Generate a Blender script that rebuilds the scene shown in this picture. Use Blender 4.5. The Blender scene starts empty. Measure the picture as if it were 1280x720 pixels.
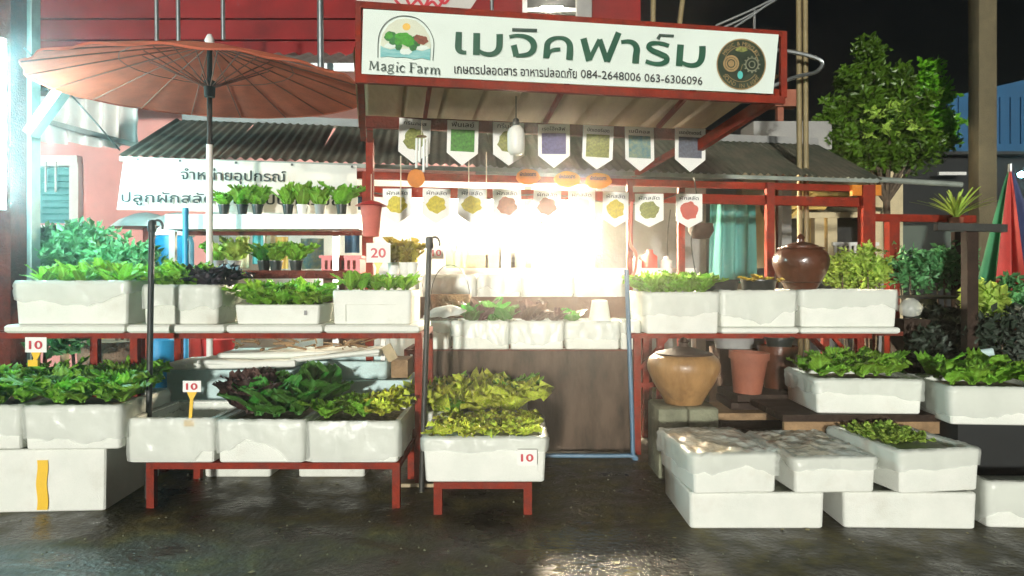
import bpy, math, random
from mathutils import Vector, Matrix, noise
R = math.radians
random.seed(7)
SC = bpy.context.scene
COL = SC.collection
F, HY, CH = 900.0, 352.0, 1.25            # focal length in photo pixels, horizon row, eye height

# ------------------------------------------------------------------ camera, sky, key light, exposure
cam = bpy.data.cameras.new('camera'); camo = bpy.data.objects.new('camera', cam); COL.objects.link(camo)
camo.location = (0, 0, CH); camo.rotation_euler = (R(90), 0, 0)
cam.sensor_width = 36; cam.lens = 36 * F / 1280; cam.shift_y = -8 / 1280; cam.clip_end = 400; cam.clip_start = 0.05
SC.camera = camo
SUN_EL, SUN_AZ = 4.5, 8.0               # yard light from behind the viewer, a little to the left
W = bpy.data.worlds.new('World'); SC.world = W; W.use_nodes = True
nt = W.node_tree; bg = nt.nodes['Background']
sky = nt.nodes.new('ShaderNodeTexSky'); sky.sky_type = 'NISHITA'; sky.sun_disc = False
sky.sun_elevation = R(SUN_EL); sky.sun_rotation = R(180 + SUN_AZ)
nt.links.new(sky.outputs[0], bg.inputs[0]); bg.inputs[1].default_value = 0.0010
sun = bpy.data.lights.new('sun', 'SUN'); sun.energy = 3.5; sun.angle = R(2.5); sun.color = (1.0, 0.98, 0.90)
suno = bpy.data.objects.new('sun', sun); COL.objects.link(suno)
d = Vector((math.sin(R(SUN_AZ)) * math.cos(R(SUN_EL)), math.cos(R(SUN_AZ)) * math.cos(R(SUN_EL)), -math.sin(R(SUN_EL))))
suno.rotation_euler = d.to_track_quat('-Z', 'Y').to_euler(); suno.location = (-2, -6, 5)
SC.view_settings.view_transform = 'Standard'; SC.view_settings.look = 'None'
SC.view_settings.exposure = 0.44; SC.view_settings.gamma = 1.0
SC.render.engine = 'CYCLES'
SC.cycles.use_denoising = True
SC.cycles.max_bounces = 6; SC.cycles.transparent_max_bounces = 12; SC.cycles.volume_bounces = 0
SC.cycles.caustics_reflective = False; SC.cycles.caustics_refractive = False
SC.cycles.sample_clamp_indirect = 4.0

# ------------------------------------------------------------------ materials
MATS = {}
def mat(name, col, rough=0.6, var=0.12, scale=8.0, bump=0.0, bscale=40.0, metal=0.0, alpha=1.0, rnd=0.0, spec=0.5,
        emit=None, estr=0.0, trans=0.0, col2=None, stretch=(1, 1, 1), coat=0.0, rvar=0.0, contrast=0.5):
    m = bpy.data.materials.new(name); m.use_nodes = True; MATS[name] = m
    n = m.node_tree.nodes; l = m.node_tree.links; b = n['Principled BSDF']
    b.inputs['Roughness'].default_value = rough; b.inputs['Metallic'].default_value = metal
    b.inputs['Specular IOR Level'].default_value = spec
    if coat: b.inputs['Coat Weight'].default_value = coat; b.inputs['Coat Roughness'].default_value = 0.12
    if alpha < 1: b.inputs['Alpha'].default_value = alpha
    if emit:
        b.inputs['Emission Color'].default_value = (*emit, 1); b.inputs['Emission Strength'].default_value = estr
    tc = n.new('ShaderNodeTexCoord'); mp = n.new('ShaderNodeMapping'); mp.inputs['Scale'].default_value = stretch
    l.new(tc.outputs['Object'], mp.inputs[0])
    tx = n.new('ShaderNodeTexNoise'); tx.inputs['Scale'].default_value = scale; tx.inputs['Detail'].default_value = 6; tx.inputs['Roughness'].default_value = .62
    l.new(mp.outputs[0], tx.inputs['Vector'])
    rmp = n.new('ShaderNodeValToRGB'); rmp.color_ramp.elements[0].position = .5 - contrast * .5 + .05; rmp.color_ramp.elements[1].position = .5 + contrast * .5 - .05
    a = [c * (1 - var) for c in col]; z = [min(1, c * (1 + var)) for c in col]
    if col2: z = list(col2); a = list(col)
    rmp.color_ramp.elements[0].color = (*a, 1); rmp.color_ramp.elements[1].color = (*z, 1)
    l.new(tx.outputs['Fac'], rmp.inputs[0]); out = rmp.outputs[0]
    if rnd:
        oi = n.new('ShaderNodeObjectInfo'); hs = n.new('ShaderNodeHueSaturation')
        mr = n.new('ShaderNodeMapRange'); mr.inputs['To Min'].default_value = 1 - rnd; mr.inputs['To Max'].default_value = 1 + rnd
        mh = n.new('ShaderNodeMapRange'); mh.inputs['To Min'].default_value = .5 - rnd * .05; mh.inputs['To Max'].default_value = .5 + rnd * .05
        l.new(oi.outputs['Random'], mr.inputs[0]); l.new(oi.outputs['Random'], mh.inputs[0])
        l.new(mr.outputs[0], hs.inputs['Value']); l.new(mh.outputs[0], hs.inputs['Hue']); l.new(out, hs.inputs['Color']); out = hs.outputs[0]
    l.new(out, b.inputs['Base Color'])
    if name.startswith('leaf_') and name not in ('leaf_tree', 'leaf_painted_lit', 'leaf_bush'):
        sx = n.new('ShaderNodeSeparateXYZ'); l.new(tc.outputs['Object'], sx.inputs[0])
        ab = n.new('ShaderNodeMath'); ab.operation = 'ABSOLUTE'; l.new(sx.outputs[0], ab.inputs[0])
        v1 = n.new('ShaderNodeMapRange'); v1.inputs['From Min'].default_value = .0; v1.inputs['From Max'].default_value = .07; v1.inputs['To Min'].default_value = .75; v1.inputs['To Max'].default_value = 0
        l.new(ab.outputs[0], v1.inputs[0])
        wv = n.new('ShaderNodeMath'); wv.operation = 'ADD'; l.new(sx.outputs[2], wv.inputs[0]); mab = n.new('ShaderNodeMath'); mab.operation = 'MULTIPLY'; mab.inputs[1].default_value = -1.1; l.new(ab.outputs[0], mab.inputs[0]); l.new(mab.outputs[0], wv.inputs[1])
        sn = n.new('ShaderNodeMath'); sn.operation = 'SINE'; ml = n.new('ShaderNodeMath'); ml.operation = 'MULTIPLY'; ml.inputs[1].default_value = 48; l.new(wv.outputs[0], ml.inputs[0]); l.new(ml.outputs[0], sn.inputs[0])
        v2 = n.new('ShaderNodeMapRange'); v2.inputs['From Min'].default_value = .75; v2.inputs['From Max'].default_value = 1.0; v2.inputs['To Max'].default_value = .35; l.new(sn.outputs[0], v2.inputs[0])
        mxv = n.new('ShaderNodeMath'); mxv.operation = 'MAXIMUM'; l.new(v1.outputs[0], mxv.inputs[0]); l.new(v2.outputs[0], mxv.inputs[1])
        cm = n.new('ShaderNodeMixRGB'); l.new(mxv.outputs[0], cm.inputs[0]); l.new(out, cm.inputs[1]); cm.inputs[2].default_value = (*[min(1, c * 1.5 + .08) for c in col], 1)
        out = cm.outputs[0]; l.new(out, b.inputs['Base Color'])
    if rvar:
        m2 = n.new('ShaderNodeMapRange'); m2.inputs['From Min'].default_value = .35; m2.inputs['From Max'].default_value = .65
        m2.inputs['To Min'].default_value = max(.02, rough - rvar); m2.inputs['To Max'].default_value = min(1, rough + rvar)
        l.new(tx.outputs['Fac'], m2.inputs[0]); l.new(m2.outputs[0], b.inputs['Roughness'])
    if bump:
        t2 = n.new('ShaderNodeTexNoise'); t2.inputs['Scale'].default_value = bscale; t2.inputs['Detail'].default_value = 4
        bp = n.new('ShaderNodeBump'); bp.inputs['Strength'].default_value = bump; bp.inputs['Distance'].default_value = .02
        l.new(mp.outputs[0], t2.inputs['Vector']); l.new(t2.outputs['Fac'], bp.inputs['Height']); l.new(bp.outputs[0], b.inputs['Normal'])
    if trans:
        tr = n.new('ShaderNodeBsdfTranslucent'); mx = n.new('ShaderNodeMixShader'); mx.inputs[0].default_value = trans
        l.new(out, tr.inputs[0]); l.new(b.outputs[0], mx.inputs[1]); l.new(tr.outputs[0], mx.inputs[2])
        l.new(mx.outputs[0], n['Material Output'].inputs[0])
    return m
def M(k): return MATS[k]
# foam: bead texture
def stain(m, col, amt, scale=3.2):
    n = m.node_tree.nodes; l = m.node_tree.links; b = n['Principled BSDF']; src = b.inputs['Base Color'].links[0].from_socket
    tc = n.new('ShaderNodeTexCoord'); oi = n.new('ShaderNodeObjectInfo'); va = n.new('ShaderNodeVectorMath'); va.operation = 'ADD'
    ms = n.new('ShaderNodeMath'); ms.operation = 'MULTIPLY'; ms.inputs[1].default_value = 40; l.new(oi.outputs['Random'], ms.inputs[0]); l.new(tc.outputs['Object'], va.inputs[0]); l.new(ms.outputs[0], va.inputs[1])
    t = n.new('ShaderNodeTexNoise'); t.inputs['Scale'].default_value = scale; t.inputs['Detail'].default_value = 9; t.inputs['Roughness'].default_value = .7; l.new(va.outputs[0], t.inputs['Vector'])
    r = n.new('ShaderNodeMapRange'); r.inputs['From Min'].default_value = .54; r.inputs['From Max'].default_value = .74; r.inputs['To Max'].default_value = amt; l.new(t.outputs['Fac'], r.inputs[0])
    mx = n.new('ShaderNodeMixRGB'); l.new(r.outputs[0], mx.inputs[0]); l.new(src, mx.inputs[1]); mx.inputs[2].default_value = (*col, 1); l.new(mx.outputs[0], b.inputs['Base Color'])
mat('foam', (.78, .81, .74), .75, .05, 5, .25, 160, col2=(.84, .86, .79), contrast=.3)
mat('foam_dirty', (.68, .70, .62), .8, .2, 4, .25, 160, col2=(.80, .82, .74))
mat('foam_blue', (.56, .74, .73), .75, .08, 4, .25, 160)  # behind the low bench this tint stands in for teal light on foam
mat('film', (.78, .82, .76), .28, .08, 4, .35, 12, alpha=.42, spec=.5)
mat('film_top', (.74, .66, .50), .18, .2, 2.6, .9, 20, alpha=.88, spec=.8, col2=(.72, .79, .74), contrast=.25)
mat('grow_media', (.10, .07, .04), .95, .4, 30, .8, 60, col2=(.42, .36, .22))
mat('raft', (.66, .70, .62), .8, .1, 8, .2, 100)
mat('leaf_green', (.22, .46, .035), .5, .35, 14, .3, 30, rnd=.35, trans=.35)
mat('leaf_yellow', (.62, .72, .07), .42, .35, 14, .3, 30, rnd=.35, trans=.35)
mat('leaf_dark', (0.063, 0.238, 0.028), .45, .4, 10, .3, 30, rnd=.45, trans=.25)
mat('leaf_maroon', (0.098, 0.049, 0.042), .5, .4, 10, .3, 30, rnd=.4, trans=.2)
mat('leaf_black', (.02, .012, .02), .5, .4, 10, .3, 30, rnd=.4)
mat('leaf_pale', (.40, .56, .09), .5, .3, 14, .3, 30, rnd=.3, trans=.4)
mat('leaf_ochre', (.34, .27, .03), .5, .3, 14, .3, 30, rnd=.3, trans=.4)
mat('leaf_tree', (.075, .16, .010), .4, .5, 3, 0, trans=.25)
mat('leaf_painted_lit', (.15, .42, .02), .4, .4, 3, 0, trans=.35)  # lamp light on the tree's right side is put into this brighter green
mat('leaf_painted_shade', (.012, .026, .012), .7, .5, 4, 0)  # leaf green darkened so the colour itself carries the shade
mat('leaf_bush', (.10, .30, .11), .5, .5, 4, 0, trans=.3)
mat('leaf_dry', (.32, .28, .14), .8, .3, 10)
mat('bark', (.10, .075, .05), .9, .4, 20, .8, 50)
mat('red_paint', (0.196, 0.020, 0.008), .7, .35, 12, .25, 60, rvar=.15, spec=.2)
mat('red_rust', (.10, .018, .009), .7, .5, 9, .5, 60, spec=.2)
mat('red_wall', (.21, .012, .012), .7, .35, 1.6, .1, 30, spec=.2)
mat('pink_wall', (.78, .38, .34), .7, .12, 2, .1, 40, spec=.2)
mat('white_paint', (.78, .78, .74), .5, .06, 5, .05, 60)
mat('white_wall', (.82, .80, .74), .7, .06, 2, .1, 40)
mat('grey_wall', (.26, .26, .25), .8, .2, 2, .2, 20)
mat('cream', (.60, .50, .30), .7, .15, 3, .1, 40)
mat('yellow_trim', (.62, .42, .10), .6, .15, 3)
mat('sign_cloth', (0.732, 0.830, 0.756), .55, .04, 2.5, .12, 6)
mat('banner_cloth', (.66, .65, .60), .6, .08, 2.5, .15, 6, trans=.2)
mat('sign_green', (.012, .085, .045), .5, .12, 8)
mat('sign_dark', (.03, .06, .045), .5, .1, 8)
mat('ink_grey', (.05, .055, .055), .9, .2, 8, spec=.02)
mat('ink_red', (.50, .015, .03), .5, .1, 8)
mat('roof_sheet', (0.300, 0.195, 0.105), .55, .45, 5, .2, 30, metal=.1, col2=(0.540, 0.405, 0.255), stretch=(1, .3, 1))
mat('roof_old', (.05, .072, .05), .75, .5, 4, .5, 30, col2=(.17, .15, .11), stretch=(1, .4, 1), spec=.2)
mat('eave_metal', (.22, .25, .22), .5, .3, 6)
mat('umbrella_cloth', (.62, .135, .07), .7, .2, 5, .15, 60, trans=.5, spec=.2)
mat('rib_wood', (.22, .07, .04), .7, .3, 12)
mat('dark_wood', (.03, .018, .012), .7, .4, 12, .3, 40, spec=.2)
mat('wood', (0.266, 0.168, 0.084), .8, .35, 10, .4, 50, stretch=(1, 5, 1))
mat('pale_wood', (.42, .34, .21), .8, .2, 10, .3, 50)
mat('concrete', (0.195, 0.203, 0.135), .9, .35, 8, .6, 40)
mat('pole_concrete', (.12, .10, .055), .9, .25, 6, .4, 60)
mat('black_metal', (.022, .024, .02), .5, .4, 10, .2, 60)
mat('steel', (.26, .28, .28), .35, .2, 10, metal=.7)
mat('blue_paint', (.02, .26, .50), .4, .15, 10)
mat('pvc_blue', (.08, .17, .26), .4, .15, 10)
mat('blue_wall', (.010, .085, .19), .6, .12, 1.5, .1, 20)
mat('teal_cloth', (.10, .34, .31), .7, .25, 3, .2, 10, trans=.2, stretch=(6, 1, .4))
mat('shutter', (.08, .36, .36), .5, .2, 4)
mat('yellow_plastic', (.80, .50, .01), .4, .05, 4)
mat('orange_print', (.85, .34, .05), .5, .15, 12, trans=.4)
mat('amber_print', (.90, .50, .04), .5, .12, 12, trans=.5)
mat('clay_ochre', (.24, .125, .042), .42, .45, 7, .45, 16, coat=.12, col2=(.42, .235, .09), stretch=(1, 1, .35), contrast=.35)
mat('clay_brown', (.082, .028, .013), .3, .4, 7, .45, 16, coat=.5)
mat('clay_lid', (.035, .016, .009), .6, .4, 7, .3, 20, spec=.3)
mat('terracotta', (.27, .088, .048), .75, .25, 6, .2, 40)
mat('tarp', (.028, .019, .013), .8, .5, 3.2, .45, 7, col2=(.105, .072, .05), stretch=(1.8, 1, .6), spec=.2, contrast=.35)
mat('black_plastic', (.02, .025, .022), .35, .2, 10)
mat('red_plastic', (.55, .03, .03), .4, .1, 6)
mat('pink_cloth', (.75, .22, .18), .7, .15, 6, trans=.4)
mat('green_cloth', (.02, .16, .07), .7, .2, 6)
mat('navy_cloth', (.03, .04, .11), .7, .2, 6)
mat('scarlet_cloth', (.45, .05, .04), .7, .2, 6)
mat('card', (0.864, 0.864, 0.821), .6, .03, 6)
mat('basket', (.30, .17, .07), .8, .4, 20, .6, 60)
mat('string', (.70, .60, .45), .8, .1, 6)
mat('bamboo', (.22, .17, .08), .6, .2, 10)
mat('straw_mat', (.22, .15, .10), .85, .4, 14, .6, 60)
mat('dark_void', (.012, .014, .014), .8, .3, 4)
mat('brown_wall', (0.135, 0.075, 0.050), .85, .3, 4, .3, 30)
mat('glass_bottle', (.45, .60, .30), .15, .1, 6, alpha=.6)
mat('gold_print', (.34, .23, .10), .5, .25, 30)
mat('print_green', (.05, .20, .02), .6, .6, 60)
mat('print_olive', (.22, .24, .06), .6, .5, 70)
mat('print_purple', (.09, .08, .20), .6, .5, 60)
mat('print_teal', (.03, .17, .24), .6, .5, 30, col2=(.30, .34, .20))
mat('print_slate', (.11, .12, .15), .6, .4, 60)
mat('print_yellow', (.50, .42, .02), .6, .35, 50)
mat('print_brown', (.22, .06, .03), .6, .4, 50)
mat('logo_sky', (.66, .70, .55), .6, .06, 10)
mat('logo_water', (.10, .42, .42), .6, .5, 20, col2=(.35, .62, .60), stretch=(.6, 1, 5))
mat('logo_sun', (.80, .50, .10), .6, .1, 10)
mat('logo_leaf', (.05, .30, .02), .6, .35, 60)
mat('logo_leaf_deep', (.02, .16, .03), .6, .35, 60)
mat('emblem_dark', (.02, .035, .018), .5, .5, 20)
mat('turquoise', (.10, .50, .45), .4, .1, 6)
mat('lamp_plastic', (.78, .78, .72), .35, .03, 6)
mat('lamp_lit', (1, 1, 1), .5, 0, 6, emit=(1.0, .84, .60), estr=1500)
mat('tube_lit', (1, 1, 1), .5, 0, 6, emit=(1.0, .90, .72), estr=150)
mat('cyan_lit', (1, 1, 1), .5, 0, 6, emit=(.50, .96, 1.0), estr=420)
mat('porch_lit', (1, 1, 1), .5, 0, 6, emit=(1.0, .80, .42), estr=26)
mat('blue_lit', (1, 1, 1), .5, 0, 6, emit=(.35, .85, 1.0), estr=40)
mat('green_lit', (1, 1, 1), .5, 0, 6, emit=(.40, 1.0, .62), estr=22)

for k_, c_, a_ in (('foam', (.45, .40, .28), .28), ('foam_dirty', (.32, .26, .17), .5), ('foam_blue', (.22, .22, .18), .5), ('red_paint', (.035, .014, .008), .8), ('red_rust', (.03, .014, .008), .8), ('white_paint', (.35, .28, .18), .4), ('clay_ochre', (.05, .025, .012), .6)): stain(MATS[k_], c_, a_, 9 if 'red' in k_ else 3.6)
def ground_material():
    m = bpy.data.materials.new('wet_concrete'); m.use_nodes = True; MATS['wet_concrete'] = m
    n = m.node_tree.nodes; l = m.node_tree.links; b = n['Principled BSDF']; b.inputs['Specular IOR Level'].default_value = .4
    tc = n.new('ShaderNodeTexCoord')
    t1 = n.new('ShaderNodeTexNoise'); t1.inputs['Scale'].default_value = 2.3; t1.inputs['Detail'].default_value = 9; t1.inputs['Roughness'].default_value = .65
    t2 = n.new('ShaderNodeTexNoise'); t2.inputs['Scale'].default_value = 9; t2.inputs['Detail'].default_value = 8
    t3 = n.new('ShaderNodeTexNoise'); t3.inputs['Scale'].default_value = 34; t3.inputs['Detail'].default_value = 5
    for t in (t1, t2, t3): l.new(tc.outputs['Object'], t.inputs['Vector'])
    r1 = n.new('ShaderNodeValToRGB'); e = r1.color_ramp.elements
    e[0].position = .36; e[0].color = (.008, .0075, .003, 1); e[1].position = .66; e[1].color = (.15, .135, .05, 1)
    e2 = r1.color_ramp.elements.new(.5); e2.color = (.045, .040, .016, 1)
    l.new(t1.outputs['Fac'], r1.inputs[0])
    mx = n.new('ShaderNodeMixRGB'); mx.blend_type = 'MULTIPLY'; mx.inputs[0].default_value = .6
    r2 = n.new('ShaderNodeValToRGB'); r2.color_ramp.elements[0].position = .38; r2.color_ramp.elements[0].color = (.30, .32, .30, 1); r2.color_ramp.elements[1].position = .64; r2.color_ramp.elements[1].color = (1.7, 1.6, 1.3, 1)
    l.new(t2.outputs['Fac'], r2.inputs[0]); l.new(r1.outputs[0], mx.inputs[1]); l.new(r2.outputs[0], mx.inputs[2]); l.new(mx.outputs[0], b.inputs['Base Color'])
    mr = n.new('ShaderNodeMapRange'); mr.inputs['From Min'].default_value = .38; mr.inputs['From Max'].default_value = .62
    mr.inputs['To Min'].default_value = .22; mr.inputs['To Max'].default_value = .75
    l.new(t1.outputs['Fac'], mr.inputs[0])
    # a puddle of standing water before the hanging sheet
    vd = n.new('ShaderNodeVectorMath'); vd.operation = 'DISTANCE'; vd.inputs[1].default_value = (.38, 3.30, 0); l.new(tc.outputs['Object'], vd.inputs[0])
    t4 = n.new('ShaderNodeTexNoise'); t4.inputs['Scale'].default_value = 5; t4.inputs['Detail'].default_value = 6; l.new(tc.outputs['Object'], t4.inputs['Vector'])
    ad = n.new('ShaderNodeMath'); ad.operation = 'MULTIPLY_ADD'; ad.inputs[1].default_value = 1.3; l.new(t4.outputs['Fac'], ad.inputs[0]); l.new(vd.outputs['Value'], ad.inputs[2])
    pm = n.new('ShaderNodeMapRange'); pm.inputs['From Min'].default_value = .95; pm.inputs['From Max'].default_value = 1.25; pm.inputs['To Min'].default_value = .07; pm.inputs['To Max'].default_value = 1.0; l.new(ad.outputs[0], pm.inputs[0])
    mn = n.new('ShaderNodeMath'); mn.operation = 'MINIMUM'; l.new(mr.outputs[0], mn.inputs[0]); l.new(pm.outputs[0], mn.inputs[1]); l.new(mn.outputs[0], b.inputs['Roughness'])
    bp = n.new('ShaderNodeBump'); bp.inputs['Strength'].default_value = .5; bp.inputs['Distance'].default_value = .02
    l.new(t3.outputs['Fac'], bp.inputs['Height'])
    pu = n.new('ShaderNodeMapRange'); pu.inputs['From Min'].default_value = .95; pu.inputs['From Max'].default_value = 1.25; pu.inputs['To Min'].default_value = 1.0; pu.inputs['To Max'].default_value = .45; l.new(ad.outputs[0], pu.inputs[0]); l.new(pu.outputs[0], bp.inputs['Strength'])
    bp2 = n.new('ShaderNodeBump'); bp2.inputs['Strength'].default_value = .22; bp2.inputs['Distance'].default_value = .05
    l.new(t2.outputs['Fac'], bp2.inputs['Height']); l.new(bp.outputs[0], bp2.inputs['Normal']); l.new(bp2.outputs[0], b.inputs['Normal'])
ground_material()

# ------------------------------------------------------------------ geometry helpers
def P(px, py, Z):
    """world point seen at photo pixel (px, py) at depth Z"""
    return Vector(((px - 640) / F * Z, Z, CH - (py - HY) / F * Z))
def X(px, Z): return (px - 640) / F * Z
def H(py, Z): return CH - (py - HY) / F * Z

class MB:
    def __init__(s): s.v = []; s.f = []
    def add(s, vs, fs):
        o = len(s.v); s.v += [Vector(v) for v in vs]; s.f += [tuple(i + o for i in f) for f in fs]; return s
    def box(s, c, size, rz=0.0, rx=0.0, ry=0.0, b=0.0):
        x, y, z = [k / 2 for k in size]; m = Matrix.Rotation(rz, 3, 'Z') @ Matrix.Rotation(rx, 3, 'X') @ Matrix.Rotation(ry, 3, 'Y')
        c = Vector(c)
        if b <= 0:
            vs = [(sx * x, sy * y, sz * z) for sz in (-1, 1) for sx, sy in ((-1, -1), (1, -1), (1, 1), (-1, 1))]
            fs = [(0, 3, 2, 1), (4, 5, 6, 7), (0, 1, 5, 4), (1, 2, 6, 5), (2, 3, 7, 6), (3, 0, 4, 7)]
        else:
            vs = []; 
            for sz, ins in ((-z, b), (-z + b, 0), (z - b, 0), (z, b)):
                for px_, py_ in rrect(2 * (x - ins * .999), 2 * (y - ins * .999), b, 2): vs.append((px_, py_, sz))
            n = len(vs) // 4; fs = [tuple(reversed(range(n))), tuple(range(3 * n, 4 * n))]
            for k in range(3):
                for i in range(n): j = (i + 1) % n; fs.append((k * n + i, k * n + j, (k + 1) * n + j, (k + 1) * n + i))
        return s.add([c + m @ Vector(v) for v in vs], fs)
    def bar(s, a, b, w, h=None):
        """square-section bar from a to b"""
        a = Vector(a); b = Vector(b); h = h or w; d = (b - a).normalized()
        up = Vector((0, 0, 1)) if abs(d.z) < .95 else Vector((0, 1, 0))
        sx = d.cross(up).normalized(); sy = sx.cross(d).normalized()
        vs = [p + sx * i * w / 2 + sy * j * h / 2 for p in (a, b) for i, j in ((-1, -1), (1, -1), (1, 1), (-1, 1))]
        return s.add(vs, [(3, 2, 1, 0), (4, 5, 6, 7), (0, 1, 5, 4), (1, 2, 6, 5), (2, 3, 7, 6), (3, 0, 4, 7)])
    def tube(s, pts, r, n=8, cap=True):
        pts = [Vector(p) for p in pts]; rs = r if isinstance(r, (list, tuple)) else [r] * len(pts)
        d0 = (pts[1] - pts[0]).normalized(); u = d0.cross(Vector((.3, .9, .2))).normalized(); vs = []; fs = []
        for i, p in enumerate(pts):
            d_ = (pts[min(i + 1, len(pts) - 1)] - pts[max(i - 1, 0)]).normalized()
            u = (u - d_ * u.dot(d_)).normalized(); w = d_.cross(u)
            vs += [p + (u * math.cos(2 * math.pi * k / n) + w * math.sin(2 * math.pi * k / n)) * rs[i] for k in range(n)]
        for i in range(len(pts) - 1):
            for k in range(n): k2 = (k + 1) % n; fs.append((i * n + k, i * n + k2, (i + 1) * n + k2, (i + 1) * n + k))
        if cap: fs += [tuple(reversed(range(n))), tuple(range((len(pts) - 1) * n, len(pts) * n))]
        return s.add(vs, fs)
    def lathe(s, prof, c=(0, 0, 0), n=28, wob=0.0):
        c = Vector(c); vs = []; fs = []
        for i, (r, z) in enumerate(prof):
            for k in range(n):
                a = 2 * math.pi * k / n; rr = r * (1 + wob * math.sin(a * 2 + i * .3))
                vs.append(c + Vector((rr * math.cos(a), rr * math.sin(a), z)))
        for i in range(len(prof) - 1):
            for k in range(n): k2 = (k + 1) % n; fs.append((i * n + k, i * n + k2, (i + 1) * n + k2, (i + 1) * n + k))
        if prof[0][0] > .001: fs.append(tuple(reversed(range(n))))
        if prof[-1][0] > .001: fs.append(tuple(range((len(prof) - 1) * n, len(prof) * n)))
        return s.add(vs, fs)
    def grid(s, fn, nu, nv):
        vs = [fn(i / nu, j / nv) for j in range(nv + 1) for i in range(nu + 1)]
        fs = [(j * (nu + 1) + i, j * (nu + 1) + i + 1, (j + 1) * (nu + 1) + i + 1, (j + 1) * (nu + 1) + i) for j in range(nv) for i in range(nu)]
        return s.add(vs, fs)
    def slab(s, poly, thick):
        """poly: 3D planar points, extruded along its normal by thick (centred)"""
        p = [Vector(q) for q in poly]; nrm = (p[1] - p[0]).cross(p[2] - p[1]).normalized() * thick / 2; n = len(p)
        return s.add([q - nrm for q in p] + [q + nrm for q in p], [tuple(reversed(range(n))), tuple(range(n, 2 * n))] + [(i, (i + 1) % n, (i + 1) % n + n, i + n) for i in range(n)])

def rrect(w, d, r, n=4):
    r = min(r, w / 2 - .0005, d / 2 - .0005); out = []
    for cx, cy, a0 in ((w / 2 - r, d / 2 - r, 0), (-w / 2 + r, d / 2 - r, 90), (-w / 2 + r, -d / 2 + r, 180), (w / 2 - r, -d / 2 + r, 270)):
        for k in range(n + 1):
            a = R(a0 + 90 * k / n); out.append((cx + r * math.cos(a), cy + r * math.sin(a)))
    return out

def mesh(name, mb, m, smooth=None):
    me = bpy.data.meshes.new(name); me.from_pydata([tuple(v) for v in mb.v], [], mb.f)
    me.materials.append(M(m) if isinstance(m, str) else m)
    if smooth is not None:
        me.shade_smooth()
        if smooth < 179: me.set_sharp_from_angle(angle=R(smooth))
    me.update(); return me
def part(name, mb, m, parent=None, smooth=35, label=None, loc=None):
    """one mesh object; vertices are given in world space and stored relative to the parent thing"""
    off = Vector((0, 0, 0))
    if parent is not None:
        p = parent
        while p is not None: off += p.location; p = p.parent
    if off.length: mb.v = [v - off for v in mb.v]
    o = bpy.data.objects.new(name, mesh(name, mb, m, smooth)); COL.objects.link(o)
    if parent is not None: o.parent = parent
    if label: o['label'] = label
    return o
def thing(name, label, cat, loc=(0, 0, 0), group=None, rz=0.0):
    o = bpy.data.objects.new(name, None); COL.objects.link(o); o.empty_display_size = .1
    o.location = loc; o.rotation_euler.z = rz; o['label'] = label; o['category'] = cat
    if group: o['group'] = group
    return o
def tag(o, label, cat, group=None):
    o['label'] = label; o['category'] = cat
    if group: o['group'] = group
    return o
def setting(o, kind='structure', label=None, cat=None):
    o['kind'] = kind
    if label: o['label'] = label
    if cat: o['category'] = cat
    return o
def single(name, mb, m, label, cat, group=None, smooth=35):
    """a thing that is one mesh: origin moved to the centre of its base"""
    c = Vector((sum(v.x for v in mb.v) / len(mb.v), sum(v.y for v in mb.v) / len(mb.v), min(v.z for v in mb.v)))
    mb.v = [v - c for v in mb.v]; o = bpy.data.objects.new(name, mesh(name, mb, m, smooth)); COL.objects.link(o); o.location = c
    return tag(o, label, cat, group)
def local(name, mb, m, parent, smooth=35, label=None):
    """part whose vertices are already in its thing's own space"""
    o = bpy.data.objects.new(name, mesh(name, mb, m, smooth)); COL.objects.link(o); o.parent = parent
    if label: o['label'] = label
    return o

# text -> mesh (drawn with the font that ships inside Blender)
def text_mb(body):
    c = bpy.data.curves.new('lettering', 'FONT'); c.body = body; c.size = 1; c.resolution_u = 3
    o = bpy.data.objects.new('lettering', c); COL.objects.link(o)
    dg = bpy.context.evaluated_depsgraph_get(); me = bpy.data.meshes.new_from_object(o.evaluated_get(dg))
    mb = MB(); mb.v = [v.co.copy() for v in me.vertices]; mb.f = [tuple(p.vertices) for p in me.polygons]
    bpy.data.objects.remove(o); bpy.data.curves.remove(c); bpy.data.meshes.remove(me); return mb
def text_part(body, a, b, height, m, parent, nrm, bold=0.0, name='lettering'):
    """fit text between world points a and b (baseline); nrm points at the reader"""
    t = text_mb(body); x0 = min(v.x for v in t.v); x1 = max(v.x for v in t.v)
    a = Vector(a); b = Vector(b); e = b - a; L = e.length; e.normalize(); up = Vector(nrm).cross(e).normalized()
    if up.z < 0: up = -up
    out = MB(); k = 0
    offs = [(0, 0)] if not bold else [(-bold, 0), (bold, 0), (0, -bold * .7), (0, bold * .7)]
    for ox, oy in offs:
        out.add([a + e * ((v.x - x0) / (x1 - x0) * L + ox) + up * (v.y * height / .7 + oy) + Vector(nrm).normalized() * (.0004 * k) for v in t.v], t.f); k += 1
    return part(name, out, m, parent, None)

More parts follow.
